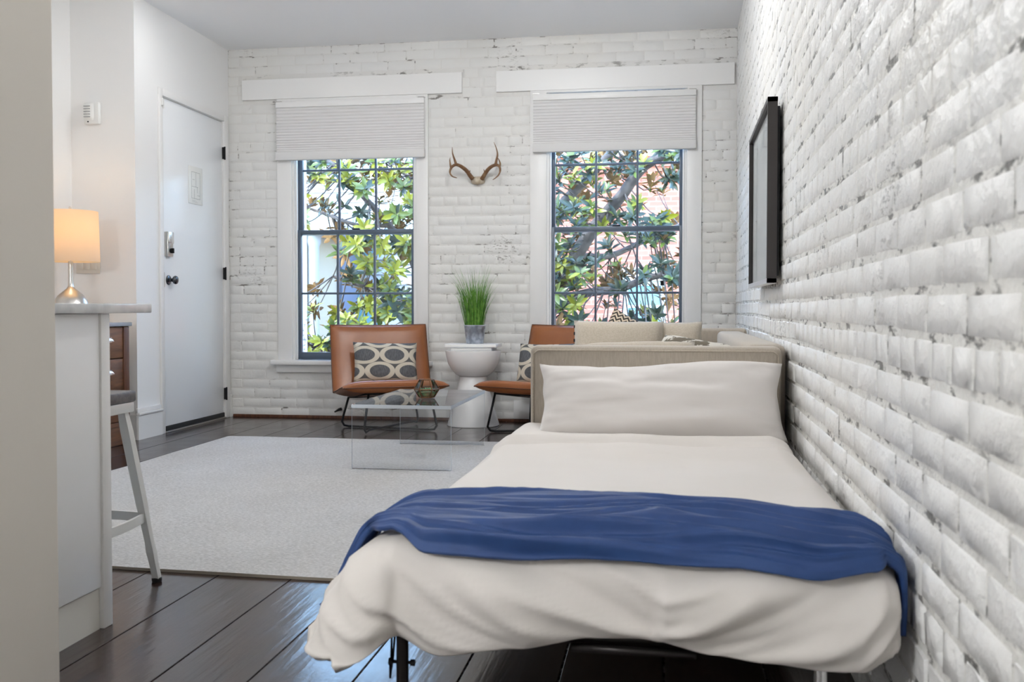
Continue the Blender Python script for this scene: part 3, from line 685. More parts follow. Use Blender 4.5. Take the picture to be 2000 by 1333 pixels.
# ------------------------------------------------------------------ acrylic coffee table and terrarium
ax0, ax1, ay0, ay1, az_ = -1.612, -1.078, 4.865, 5.825, .350; zr = .0125
at = root('coffee_table', ((ax0 + ax1) / 2, (ay0 + ay1) / 2, zr), 'clear acrylic waterfall coffee table standing on the rug', 'table')
t_ = .019
m_rim = glass('acrylic_rim', (.80, .87, .93), 1.0)
nt = m_rim.node_tree; df = N(nt, 'ShaderNodeBsdfDiffuse', Color=(.86, .91, .96, 1)); mx2 = nt.nodes.new('ShaderNodeMixShader'); mx2.inputs[0].default_value = .55
nt.links.new(nt.nodes['Mix Shader'].outputs[0], mx2.inputs[1]); nt.links.new(df.outputs[0], mx2.inputs[2]); nt.links.new(mx2.outputs[0], nt.nodes['Material Output'].inputs[0])
def sheet(nm, a, b, flat):
    # clear faces across the thin axis, bright polished rims on the other four
    mb = MB().box(a, b)
    for i, f in enumerate(mb.f):
        vs_ = [mb.v[k] for k in f]; thin = max(v[flat] for v in vs_) - min(v[flat] for v in vs_) < 1e-6; lower = max(v[2] for v in vs_) - min(v[2] for v in vs_) < 1e-6; mb.mi[i] = 0 if thin or lower else 1
    return mb.build(nm, [m_acryl, m_rim], at)
sheet('table_top', (ax0, ay0, az_ - t_), (ax1, ay1, az_), 2)
t2 = .010
sheet('end_panel', (ax0 + .001, ay0 + .004, zr), (ax1 - .001, ay0 + .004 + t2, az_ - t_ - .0003), 1)
sheet('end_panel', (ax0 + .001, ay1 - .004 - t2, zr), (ax1 - .001, ay1 - .004, az_ - t_ - .0003), 1)

gx, gy, gz = -1.306, 5.27, az_ + .001
te = root('geometric_terrarium', (gx, gy, gz), 'small brass framed glass terrarium with succulents on the clear table', 'terrarium')
hexs = []
for r_, z in ((.042, .004), (.071, .050), (.040, .102)): hexs.append([Vector((gx + r_ * math.cos(R(60 * k + 8)), gy + r_ * math.sin(R(60 * k + 8)), gz + z)) for k in range(6)])
for a, b in ((0, 1), (1, 2)):
    for k in range(6): MB().add([hexs[a][k], hexs[a][(k + 1) % 6], hexs[b][(k + 1) % 6], hexs[b][k]], [(0, 1, 2, 3)]).build('pane', m_tglass, te)
fr_ = MB()
for h_ in hexs:
    for k in range(6): fr_.tube([h_[k], h_[(k + 1) % 6]], .0032, 6)
for a in (0, 1):
    for k in range(6): fr_.tube([hexs[a][k], hexs[a + 1][k]], .0032, 6)
fr_.build('brass_frame', m_brass, te, smooth=True, angle=50)
MB().lathe([(.038, .006), (.052, .028), (.040, .036), (.015, .040), (.002, .041)], (gx, gy, gz), 18).build('moss_bed', m_moss, te, smooth=True)
for (ox, oy) in ((-.018, -.01), (.02, .005), (.0, .022)):
    sm = MB()
    for k in range(9):
        a = 2.4 * k; l = .030 - .0014 * k; d = Vector((math.cos(a), math.sin(a), .55 + .12 * k)).normalized(); b0 = Vector((gx + ox, gy + oy, gz + .038))
        sm.tube([b0, b0 + d * l * .5, b0 + d * l], [.003, .005, .0008], 6)
    sm.build('succulent', m_succ, te, smooth=True)

# ------------------------------------------------------------------ sofa along the right wall
sx0, sx1, sy0, sy1 = -.488, .420, 3.56, 5.78
sf = root('sofa', ((sx0 + sx1) / 2, (sy0 + sy1) / 2, 0), 'beige linen sofa along the painted brick wall', 'sofa')
def soft_box(name, m, parent, a, b, bev, puff=0):
    bm = bmesh.new(); bmesh.ops.create_cube(bm, size=1)
    for v in bm.verts: v.co = Vector([(a[i] + b[i]) / 2 + v.co[i] * (b[i] - a[i]) for i in range(3)])
    bmesh.ops.bevel(bm, geom=bm.edges[:], offset=bev, segments=4, affect='EDGES', profile=.5)
    if puff:
        bmesh.ops.subdivide_edges(bm, edges=[e for e in bm.edges if e.calc_length() > .15], cuts=5, use_grid_fill=True)
        c = [(a[i] + b[i]) / 2 for i in range(3)]
        for v in bm.verts:
            q = [(v.co[i] - c[i]) / ((b[i] - a[i]) / 2) for i in range(3)]
            v.co.z += puff * q[2] * (1 - q[0] ** 2) * (1 - q[1] ** 2)
    return MB().bm(bm).build(name, m, parent, smooth=True, angle=60)
part('base', m_linen, sf, (sx0 + .03, sy0 + .10, .10), (sx1 - .02, sy1 - .10, .235), .01)
for x in (sx0 + .06, sx1 - .10):
    for y in (sy0 + .05, sy1 - .09): part('foot', m_darkwood, sf, (x, y, 0), (x + .045, y + .045, .10), .004)
na = soft_box('arm', m_linen, sf, (sx0, sy0, .085), (sx1, sy0 + .115, .716), .022)
soft_box('arm', m_linen, sf, (sx0, sy1 - .115, .085), (sx1 + .055, sy1, .738), .022)
soft_box('back', m_linen, sf, (sx1 - .115, sy0 + .116, .10), (sx1 + .03, sy1 - .116, .722), .03)
pts = [(sx0 + .012, sy0 - .001, .10), (sx0 + .012, sy0 - .001, .685), (sx0 + .03, sy0 - .001, .700), (sx1 - .03, sy0 - .001, .700), (sx1 - .012, sy0 - .001, .685), (sx1 - .012, sy0 - .001, .10)]
MB().tube(pts, .0035, 6).build('piping', m_linen2, na, smooth=True)
for a, b in ((sy0 + .12, 4.665), (4.675, sy1 - .12)): soft_box('seat_cushion', m_linen2, sf, (sx0 - .01, a, .237), (sx1 - .12, b, .345), .035, .012)

G = 'throw pillows on the sofa'
p = pillow('sofa_pillow', m_linen2, .50, .40, .15, 'wide plain tan pillow with stitched edge leaning at the sofa end', 'pillow', G, pinch=.03, puff=6, wrinkle=.006, seed=9); put(p, (-.245, 5.40, .590), R(-16), R(.5), R(3))
for k in range(9):
    q = MB().box((-.004, -.004, 0), (.004, .004, .016)).build('edge_stitch', m_black, None, local=True); q.parent = p; q.location = (-.246, -.002, -.165 + .04 * k)
p = pillow('sofa_pillow', m_linen2, .36, .40, .16, 'round topped tan pillow beside the sofa back', 'pillow', G, pinch=.04, puff=3, wrinkle=.006, seed=3); put(p, (.035, 5.50, .585), R(-14), 0, R(-4))
p = pillow('sofa_pillow', m_woven, .34, .34, .11, 'black and cream woven pillow tip in front of the window', 'pillow', G, pinch=.05, wrinkle=.004, seed=1); put(p, (-.205, 5.590, .628), R(-6), R(28), R(2))
p = pillow('sofa_pillow', m_linen2, .52, .36, .17, 'low slumped tan pillow nearest the sofa arm', 'pillow', G, pinch=.04, puff=3, wrinkle=.012, seed=6); put(p, (-.12, 4.30, .555), R(-38), R(-2), R(-4))
p = pillow('sofa_pillow', m_floral, .40, .40, .16, 'cream pillow with dark floral print against the sofa back', 'pillow', G, pinch=.05, wrinkle=.008, seed=4); put(p, (.105, 4.55, .548), R(-40), R(10), R(-22))

# ------------------------------------------------------------------ folding bed
bx0, bx1, by0, by1, bz = -.505, .365, 1.70, 3.53, .43
bf = root('folding_bed', ((bx0 + bx1) / 2, 2.6, 0), 'folding bed with dark metal frame pushed against the sofa arm', 'bed')
fm = MB().tube([(bx0 + .03, by0 + .04, .262), (bx1 - .03, by0 + .04, .262), (bx1 - .03, by1 - .02, .262), (bx0 + .03, by1 - .02, .262), (bx0 + .03, by0 + .04, .262)], .014, 10)
m_bedsteel = mat('bed_frame_steel', (.03, .026, .025), .4, .7)
fm.build('frame', m_bedsteel, bf, smooth=True, angle=60)
for k in range(9): part('slat', m_bedsteel, bf, (bx0 + .035, 1.86 + .19 * k, .258), (bx1 - .035, 1.885 + .19 * k, .268))
for (x, y, m) in ((bx0 + .022, by0 + .055, m_bedsteel), (bx1 - .085, by0 + .075, m_chrome), (bx0 + .03, by1 - .10, m_bedsteel), (bx1 - .06, by1 - .10, m_bedsteel)):
    lg = MB().tube([(x, y, .262), (x, y, .022)], .012, 12).build('leg', m, bf, smooth=True, angle=60)
    MB().lathe([(.016, 0), (.017, .004), (.017, .02), (.014, .024)], (x, y, 0), 14).build('foot_cap', m_rubber, lg, smooth=True, angle=40)
hx, hy = bx0 + .022, by0 + .055
MB().tube([(hx - .021, hy, .19), (hx + .021, hy, .19)], .0035, 8).tube([(hx - .026, hy, .19), (hx - .019, hy, .19)], .0075, 8).tube([(hx + .016, hy, .19), (hx + .024, hy, .19)], .0065, 8).build('hinge_bolt', m_black, bf, smooth=True, angle=50)
MB().tube([(hx - .022, hy, .19), (hx - .024, hy, .158)], [.0045, .002], 8).build('lock_pin', m_black, bf, smooth=True)
MB().tube([(hx - .019, hy - .004, .26), (hx - .021, hy - .004, .19)], .0022, 6).tube([(hx - .012, hy - .004, .26), (hx - .018, hy - .004, .19)], .0022, 6).build('brace_wire', m_black, bf, smooth=True)
MB().tube([(-.16, by0 + .02, .248), (.06, by0 + .02, .246)], .008, 8).build('foot_bar', m_bedsteel, bf, smooth=True)
soft_box('mattress', m_matt, bf, (bx0 + .01, by0 + .03, .277), (bx1 - .01, by1, .395), .04)

# duvet: a sheet of puffed cloth that rolls over the left side, the foot and the right side
HEM = [(-.70, .225), (-.638, .226), (-.587, .216), (-.529, .234), (-.482, .272), (-.397, .240), (-.259, .258), (-.124, .284), (-.037, .288), (.093, .264), (.177, .259), (.277, .25), (.342, .252), (.395, .262)]
IX0, IX1, IY0 = -.475, .330, 1.745
def drape(sx, sy, lift=0., cloth=1.0):
    # sx, sy: distance along the cloth; outside the inner rectangle it bends down. returns position
    a = (IX0 - sx) if sx < IX0 else (sx - IX1 if sx > IX1 else 0); sa = -1 if sx < IX0 else 1
    b = (IY0 - sy) if sy < IY0 else 0
    L = math.hypot(a, b); k_ = max(a, b) / L if L > 0 else 1; a, b, L = a * k_, b * k_, L * k_; bx, by = min(max(sx, IX0), IX1), max(sy, IY0)
    ztop = bz + .012 * nz(sx * 2.2, sy * 2.0, 4.0) + .006 * nz(sx * 6, sy * 3, 1.5)
    # folds of the cover under the pillow
    ztop += .016 * math.exp(-((sy - 3.16 - .05 * math.sin(sx * 3)) / .035) ** 2) - .013 * math.exp(-((sy - 3.06 - .04 * math.sin(sx * 3.4 + 1)) / .02) ** 2)
    ztop += .03 * smoothstep(sy, 2.9, 3.5) * 0
    if L < 1e-6: return Vector((sx, sy, ztop + lift))
    dx_, dy_ = sa * a / L, -b / L
    T = .30; q = min(L / T, 1.12); phi = q * R(150)
    corner_ = (a * b) / (L * L) * 2                         # 1 at the corner diagonals
    left = 1 if sa < 0 else 0
    hz = interp(bx + dx_ * .09, HEM) if b > 0 else (.25 if left else .31)
    D = ztop - hz
    fl_ = left * smoothstep(-by + dy_ * 0, -2.45, -1.80) * abs(dx_)      # the side skirts out towards the foot corner
    bul = .072
    h = bul * math.sin(min(phi, math.pi / 2)) if phi < math.pi / 2 else bul * (.62 + .38 * math.sin(phi) + .38 * fl_ * (1 - math.sin(phi)))
    h += fl_ * .115 * q ** 1.25
    z = ztop - D * (1 - math.cos(min(phi, math.pi))) / 2 / .933
    # pulled folds on the hanging cloth
    env = smoothstep(q, .12, .55) * (1 - .75 * smoothstep(q, .8, 1.08))
    t = bx + (dx_ * .2)
    sl = (t + .05) * (1 if t > -.05 else 1.0)
    w1 = math.sin((t * 26) + q * (-5.2 if t < .0 else 5.0) + 2.2 * nz(t * 3, q, 2)) * max(0, .35 + .9 * nz(t * 2.3, q * .6, 7.7))
    w2 = 1 - 2.6 * abs(nz(t * 6.5 + q * (-2.6 if t < 0 else 2.6), q * .8, 3.3))
    w3 = 1 - 2.6 * abs(nz(t * 13 + q * (-5 if t < 0 else 5), q * 1.5, 6.1))
    f = cloth * env * (.017 * w1 + .018 * w2 + .007 * w3)
    z += cloth * env * .006 * nz(t * 7, q * 3, 9.1)
    hh = h + f + lift * min(1, math.sin(min(phi, math.pi / 2)) + .2)
    return Vector((bx + dx_ * hh, by + dy_ * hh, z + lift * max(0, math.cos(phi)) ))
def clampx(p, d=.004):
    lim = xr(p.y) - .012 - d
    if p.x > lim - .02: p.x = lim - .02 * math.exp(-(p.x - lim + .02) / .02)
    return p
U0, U1, V0, V1 = IX0 - .30, IX1 + .30, IY0 - .335, 3.535
dm = MB()
def duv(u, v):
    p = clampx(drape(U0 + (U1 - U0) * u, V0 + (V1 - V0) * v), .008); return tuple(p)
dm.grid(duv, 130, 170)
do = dm.build('duvet', m_duvet, None, smooth=True); tag(do, 'cream cotton duvet spread over the folding bed', 'duvet')
sd = do.modifiers.new('thick', 'SOLIDIFY'); sd.thickness = .024; sd.offset = -1

# navy throw across the foot
def thr(u, v):
    sx = (IX0 - .305) + (IX1 + .235 - (IX0 - .305)) * u
    xx = min(max(sx, IX0 - .1), IX1 + .1)
    y_far = interp(xx, [(-.6, 1.98), (-.48, 2.06), (-.2, 2.04), (.12, 2.01), (.33, 1.945), (.45, 1.89)])
    y_near = interp(xx, [(-.6, 1.90), (-.50, 1.72), (-.42, 1.655), (-.2, 1.650), (.1, 1.648), (.25, 1.63), (.36, 1.655), (.45, 1.69)])
    sy = y_near + (y_far - y_near) * v
    ce_ = math.sin(math.pi * min(max((xx - IX0) / (IX1 - IX0), 0), 1)) ** .5 if 0 < (xx - IX0) < (IX1 - IX0) else 0
    r1 = 1 - 2.4 * abs(nz(xx * 1.1 + 3, v * 5.2 + .35 * xx, 5)); r2 = 1 - 2.4 * abs(nz(xx * 1.9, v * 10.5 - .5 * xx, 8)); r3 = nz(xx * 3, v * 4, 2)
    r4 = 1 - 2.4 * abs(nz(xx * 2.6 + 1, v * 21 + .8 * xx, 3)); ridge = r1 * .9 + r2 * .85 + r4 * .35 + r3 * .4
    e = min(v, 1 - v); hem_roll = .010 * math.exp(-(e / .035) ** 2)
    lift = max(.011, .022 + .019 * ridge * smoothstep(e, 0, .08) * (.45 + .55 * ce_)) + hem_roll * .3
    p = drape(sx, sy, lift, .25)
    return tuple(clampx(p, .0))
tm = MB().grid(thr, 150, 140); to = tm.build('throw_blanket', m_blue, None, smooth=True); tag(to, 'navy blue fleece throw laid across the foot of the bed', 'blanket')
sd = to.modifiers.new('thick', 'SOLIDIFY'); sd.thickness = .009; sd.offset = -1

def pw(p, a, b):
    q = p.copy(); q.z += .012 * math.sin(a * 3.2 - .4) * (b > -.2) * (.5 + .5 * b) + .006 * nz(a * 4, b * 2, 1)
    q.x += .010 * nz(b * 2, a, 2) * abs(a) ** 3; q.z -= .010 * (1 - a * a) * (b < 0) * abs(b); return q
bp = pillow('bed_pillow', m_pillow, .845, .29, .21, 'plump cream bed pillow propped against the sofa arm', 'pillow', pinch=.055, n=44, puff=2.8, wrinkle=.020, seed=8, warp=pw)
put(bp, (-.012, 3.372, .530), R(-30), R(-.6), R(.5))

# ------------------------------------------------------------------ picture on the right wall
fy0, fy1, fz0, fz1 = 3.93, 4.96, .955, 1.685
pc = root('framed_picture', (xr(4.4) - .05, (fy0 + fy1) / 2, fz0), 'dark framed glazed picture hung on the painted brick wall', 'picture')
def on_wall(y, z, n): return Vector((xr(y) - .012 - n, y, z))
def wbox(name, m, par, y0, y1, z0, z1, n0, n1):
    vs_ = [on_wall(y, z, n) for n in (n0, n1) for (y, z) in ((y0, z0), (y1, z0), (y1, z1), (y0, z1))]
    return MB().add(vs_, [(0, 1, 2, 3)[::-1], (4, 5, 6, 7), (0, 4, 5, 1)[::-1], (1, 5, 6, 2)[::-1], (2, 6, 7, 3)[::-1], (3, 7, 4, 0)[::-1]]).build(name, m, par, weld=True)
ft = .018
wbox('frame_side', m_frame, pc, fy0, fy0 + ft, fz0, fz1, .012, .050); wbox('frame_side', m_frame, pc, fy1 - ft, fy1, fz0, fz1, .012, .050)
wbox('frame_side', m_silver, pc, fy0, fy1, fz0 - .001, fz0 + ft, .0115, .0505); wbox('frame_side', m_frame, pc, fy0, fy1, fz1 - ft, fz1 + .001, .0115, .0505)
wbox('print', m_print, pc, fy0 + ft, fy1 - ft, fz0 + ft, fz1 - ft, .018, .030)
wbox('glazing', glass('picture_glass', (.97, .98, .98), .45), pc, fy0 + ft, fy1 - ft, fz0 + ft, fz1 - ft, .038, .040)
wbox('backing', m_black, pc, fy0 + .03, fy1 - .03, fz0 + .03, fz1 - .03, 0, .014)

# ------------------------------------------------------------------ antlers
an = root('mounted_antlers', (-1.385, YB, 1.78), 'brown deer antlers on a bone skull plate hung on the brick wall', 'antlers')
def zp(zx, zy, dist): p_ = aty(840 + zx * .165, 260 + zy * .165, YB - dist); return p_
def antler(main, rs, tines):
    mb = MB(); pts = catmull([zp(*q) for q in main], 5); n = len(pts)
    mb.tube(pts, [rs[0] + (rs[1] - rs[0]) * (i / (n - 1)) ** 1.4 + .0012 * nz(i * .7, 0, 3) for i in range(n)], 10)
    for t, r0 in tines:
        q = catmull([zp(*x) for x in t], 5); mb.tube(q, [r0 + (.0014 - r0) * i / (len(q) - 1) for i in range(len(q))], 8)
    return mb
antler([(505, 545, .045), (470, 500, .06), (425, 440, .09), (360, 392, .12), (305, 375, .145), (255, 405, .165), (235, 465, .18), (262, 512, .195), (318, 532, .205)], (.0165, .0025),
       [([(312, 380, .145), (290, 315, .15), (266, 240, .155), (262, 168, .15)], .0115), ([(248, 415, .165), (238, 360, .17), (234, 320, .17), (238, 290, .168)], .009), ([(462, 490, .06), (468, 465, .066), (474, 440, .07)], .007)]).build('antler', m_antler, an, smooth=True)
antler([(612, 548, .045), (642, 500, .06), (680, 440, .09), (730, 396, .12), (785, 378, .145), (822, 400, .165), (828, 455, .18), (800, 510, .195), (742, 555, .205)], (.0165, .0025),
       [([(772, 385, .145), (786, 320, .15), (798, 250, .155), (784, 180, .155), (755, 108, .15)], .0115), ([(822, 400, .165), (830, 360, .17), (815, 318, .17), (795, 285, .168)], .009), ([(650, 490, .06), (644, 460, .066), (634, 428, .07)], .007)]).build('antler', m_antler, an, smooth=True)
sk = MB(); cc = zp(560, 566, .03)
def skp(u, v):
    a = math.pi * (u - .5); b = math.pi * (v - .5)
    return (cc.x + .052 * math.sin(a) * (1 - .15 * math.sin(b)) * math.cos(b) ** .5 * 1.0, YB - .003 - .052 * math.cos(a) * max(0, math.cos(b)) ** .6, cc.z + .030 * math.sin(b) + .006 * abs(math.sin(a)) + .002 * nz(u * 9, v * 9, 0))
sk.grid(skp, 18, 12, flip=True).build('skull_plate', m_bone, an, smooth=True)

# ------------------------------------------------------------------ ceiling lights; all but the first downlight are added fill
def downlight(x, y, power, label):
    rt = root('recessed_downlight', (x, y, ZC), label, 'ceiling light', 'recessed ceiling downlights')
    MB().lathe([(.062, -.001), (.064, -.006), (.085, -.006), (.088, -.0005)], (x, y, ZC), 28, cap=False).build('trim_ring', m_trim, rt, smooth=True)
    MB().lathe([(.0005, -.003), (.062, -.003)], (x, y, ZC), 28, cap=False).build('diffuser', m_bulb, rt)
    l = bpy.data.lights.new('downlight_light', 'AREA'); l.shape = 'DISK'; l.size = .16; l.energy = power * LAMP; l.color = (.965, .985, 1)
    o = bpy.data.objects.new('downlight_light', l); C.objects.link(o); o.parent = rt; o.location = (0, 0, -.012)
downlight(-2.80, 5.74, 2.5, 'round recessed downlight nearest the door')
downlight(-.95, 5.40, 2.5, 'unseen fill downlight added above the sofa end')  # this downlight and the next two are added, unseen, to brighten the room
downlight(-2.2, 3.2, 2, 'unseen fill downlight added above the rug')
downlight(-.75, 3.2, 2, 'unseen fill downlight added above the bed pillow')
def globe(x, y, z, power, label):  # unseen hanging globe, added to light the room evenly
    rt = root('added_fill_globe', (x, y, z), label, 'added fill lamp', 'added globe fill lamps')
    MB().lathe([(.02, -.15)] + [(.15 * math.cos(R(a)), .15 * math.sin(R(a))) for a in range(-80, 81, 10)] + [(.02, .15)], (x, y, z), 28).build('globe', emis('opal_fill_glow', (1, .95, .88), 5) if 'opal_fill_glow' not in bpy.data.materials else bpy.data.materials['opal_fill_glow'], rt, smooth=True)
    MB().tube([(x, y, z + .14), (x, y, ZC)], .005, 8).lathe([(.05, ZC - .02), (.055, ZC)], (x, y, 0), 20).build('cord', m_black, rt)
    l = bpy.data.lights.new('globe_fill_light', 'POINT'); l.shadow_soft_size = .16; l.energy = power * LAMP; l.color = (.965, .985, 1)
    o = bpy.data.objects.new('globe_fill_light', l); C.objects.link(o); o.parent = rt; o.location = (0, 0, -.02)
    rt.children[0].visible_shadow = True
globe(-1.6, 4.1, 2.42, 26, 'unseen opal fill globe added above the rug')
globe(-1.97, -.3, 1.75, 540, 'unseen opal fill globe added nearest the rear wall')

dl = root('added_fill_dome', (-.8, 4.7, ZC), 'unseen opal fill dome added on the ceiling above the sofa', 'ceiling light')  # unseen dome added to lift the light on the door
MB().lathe([(.13, -.001), (.135, -.012), (.12, -.02)], (-.8, 4.7, ZC), 28, cap=False).build('collar', m_trim, dl, smooth=True)
MB().lathe([(.12, -.018), (.11, -.05), (.085, -.078), (.045, -.095), (.002, -.10)], (-.8, 4.7, ZC), 28, cap=False).build('dome', bpy.data.materials['opal_fill_glow'], dl, smooth=True)
l = bpy.data.lights.new('dome_fill_light', 'POINT'); l.energy = 34 * LAMP; l.shadow_soft_size = .06; l.color = (.965, .985, 1)
o = bpy.data.objects.new('dome_fill_light', l); C.objects.link(o); o.parent = dl; o.location = (0, 0, -.165)

# ------------------------------------------------------------------ outdoors: ground, houses, magnolias
ZG = -3.2
tag(MB().box((-30, YB + .5, ZG - .1), (30, 40, ZG)).build('ground', mat('street', (.30, .29, .28), .9, col2=(.22, .22, .21), nscale=1.5)), kind='structure')
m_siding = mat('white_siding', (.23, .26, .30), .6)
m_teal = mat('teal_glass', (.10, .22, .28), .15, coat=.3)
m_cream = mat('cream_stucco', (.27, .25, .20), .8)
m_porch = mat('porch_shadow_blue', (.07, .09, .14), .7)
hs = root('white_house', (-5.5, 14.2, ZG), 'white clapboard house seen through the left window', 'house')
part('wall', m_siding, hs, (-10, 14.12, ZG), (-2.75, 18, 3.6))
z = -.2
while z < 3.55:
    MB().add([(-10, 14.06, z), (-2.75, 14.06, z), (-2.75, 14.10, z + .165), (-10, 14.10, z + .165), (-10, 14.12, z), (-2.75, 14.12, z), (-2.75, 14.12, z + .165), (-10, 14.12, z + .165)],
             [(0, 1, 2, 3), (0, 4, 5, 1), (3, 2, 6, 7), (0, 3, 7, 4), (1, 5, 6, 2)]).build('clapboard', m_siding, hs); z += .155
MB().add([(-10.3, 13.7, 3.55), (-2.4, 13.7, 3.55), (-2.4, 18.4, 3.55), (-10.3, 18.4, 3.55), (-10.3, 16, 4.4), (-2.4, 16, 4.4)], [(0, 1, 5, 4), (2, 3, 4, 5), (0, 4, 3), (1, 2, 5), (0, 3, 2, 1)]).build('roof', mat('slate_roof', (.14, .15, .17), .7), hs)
for (a, b, c, d) in ((588, 645, 418, 470), (690, 745, 415, 500), (775, 830, 400, 480), (680, 740, 560, 640)):
    p0, p1 = aty(a, d, 14.03), aty(b, c, 14.03)
    w_ = MB().box((p0.x - .06, 14.0, p0.z - .06), (p0.x, 14.08, p1.z + .06)).box((p1.x, 14.0, p0.z - .06), (p1.x + .06, 14.08, p1.z + .06)).box((p0.x, 14.0, p1.z), (p1.x, 14.08, p1.z + .06)).box((p0.x, 14.0, p0.z - .06), (p1.x, 14.08, p0.z)).build('window', m_siding, hs)
    MB().box((p0.x, 14.03, p0.z), (p1.x, 14.05, p1.z)).build('pane', m_teal, w_); zc = (p0.z + p1.z) / 2
    MB().box((p0.x, 14.02, zc - .02), (p1.x, 14.06, zc + .02)).build('glazing_bar', m_siding, w_)
ph = root('porch', (-5.0, 12.4, ZG), 'cream porch corner with white column seen at the left window edge', 'porch')
def pbox(nm, m, x0, x1, y0, y1, Y, dep):
    a, b = aty(x0, y1, Y), aty(x1, y0, Y); return part(nm, m, ph, (a.x, Y, a.z), (b.x, Y + dep, b.z))
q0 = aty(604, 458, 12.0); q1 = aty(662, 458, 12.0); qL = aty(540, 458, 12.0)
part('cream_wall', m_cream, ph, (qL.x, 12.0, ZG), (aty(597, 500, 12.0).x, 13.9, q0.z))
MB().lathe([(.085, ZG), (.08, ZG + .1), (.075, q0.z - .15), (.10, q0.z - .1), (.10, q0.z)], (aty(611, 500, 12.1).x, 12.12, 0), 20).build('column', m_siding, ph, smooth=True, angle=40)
part('porch_shade_panel', m_porch, ph, (aty(618, 500, 13.2).x, 13.2, ZG), (aty(668, 500, 13.2).x, 13.9, q0.z))  # dark panel put in for the shade of the porch void
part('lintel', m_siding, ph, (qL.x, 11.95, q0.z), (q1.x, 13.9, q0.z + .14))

def bb_mat():
    m, nt, p = newmat('red_brick'); v = coords(nt)
    mp = nt.nodes.new('ShaderNodeMapping'); mp.inputs['Rotation'].default_value = (R(90), 0, 0); nt.links.new(v, mp.inputs[0])
    b = N(nt, 'ShaderNodeTexBrick', Scale=1.0); b.inputs['Brick Width'].default_value = .22; b.inputs['Row Height'].default_value = .075; b.inputs['Mortar Size'].default_value = .008
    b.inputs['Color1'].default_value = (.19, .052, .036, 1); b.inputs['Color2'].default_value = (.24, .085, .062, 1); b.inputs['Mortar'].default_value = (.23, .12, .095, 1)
    nt.links.new(mp.outputs[0], b.inputs[0]); nt.links.new(b.outputs[0], p.inputs['Base Color']); p.inputs['Roughness'].default_value = .85; return m
m_rb = bb_mat()
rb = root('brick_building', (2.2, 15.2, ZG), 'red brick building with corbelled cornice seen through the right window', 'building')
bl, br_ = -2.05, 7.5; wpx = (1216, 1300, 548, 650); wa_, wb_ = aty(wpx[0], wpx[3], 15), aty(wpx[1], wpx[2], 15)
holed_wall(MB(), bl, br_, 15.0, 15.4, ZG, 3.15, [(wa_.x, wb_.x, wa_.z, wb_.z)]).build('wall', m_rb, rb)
part('wall_side', m_rb, rb, (bl, 15.4, ZG), (br_, 20, 3.1))
for z0, z1, d in ((2.93, 3.0, .06), (3.0, 3.06, .10), (3.06, 3.15, .13)): part('cornice', m_rb, rb, (bl - d, 15.0 - d, z0), (br_ + d, 15.05, z1))
x = bl + .05
while x < 4.6: part('dentil', m_rb, rb, (x, 14.95, 2.76), (x + .11, 15.01, 2.93)); x += .22
part('coping', mat('stone_coping', (.60, .56, .52), .8), rb, (bl - .16, 14.84, 3.15), (br_ + .16, 15.42, 3.22))
w_ = MB().box((wa_.x, 15.05, wa_.z), (wa_.x + .08, 15.12, wb_.z)).box((wb_.x - .08, 15.05, wa_.z), (wb_.x, 15.12, wb_.z)).box((wa_.x, 15.05, wb_.z - .08), (wb_.x, 15.12, wb_.z)).box((wa_.x, 15.05, wa_.z), (wb_.x, 15.12, wa_.z + .06)).build('window', mat('pale_blue_frame', (.34, .46, .55), .5), rb)
MB().box((wa_.x + .08, 15.08, wa_.z + .06), (wb_.x - .08, 15.10, wb_.z - .08)).build('pane', m_teal, w_)
zc = (wa_.z + wb_.z) / 2; MB().box((wa_.x + .08, 15.06, zc - .02), (wb_.x - .08, 15.11, zc + .02)).build('glazing_bar', bpy.data.materials['pale_blue_frame'], w_)
part('lintel', bpy.data.materials['stone_coping'], rb, (wa_.x - .12, 14.96, wb_.z), (wb_.x + .12, 15.06, wb_.z + .2))

def leaf_mat(name, c, t): return translucent(name, c, t, .42, .32)
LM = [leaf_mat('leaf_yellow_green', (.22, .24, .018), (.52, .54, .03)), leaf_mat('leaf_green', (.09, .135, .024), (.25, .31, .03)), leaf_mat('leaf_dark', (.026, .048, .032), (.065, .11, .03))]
m_under = mat('leaf_rusty_underside', (.17, .09, .028), .8); m_bark = mat('grey_bark', (.09, .08, .075), .9, col2=(.05, .043, .04), nscale=14, bump=(30, .5, .01))
def leaf_shape(L, w, fold, curl):
    def P(t, s, o): return (s * w * (0, .92, .8, 0)[(0, 1, 2, 3)[[0, .35, .72, 1].index(t)]] / 2, t * L, -curl * t * t + (fold * abs(s) * w / 2) + o)
    top = [P(0, 0, 0), P(.35, -1, 0), P(.35, 0, 0), P(.35, 1, 0), P(.72, -1, 0), P(.72, 0, 0), P(.72, 1, 0), P(1, 0, 0)]
    fs = [(0, 2, 1), (0, 3, 2), (1, 2, 5, 4), (2, 3, 6, 5), (4, 5, 7), (5, 6, 7)]
    bot = [(x, y, z - .0012) for x, y, z in top]
    return top + bot, fs + [tuple(i + 8 for i in f[::-1]) for f in fs]
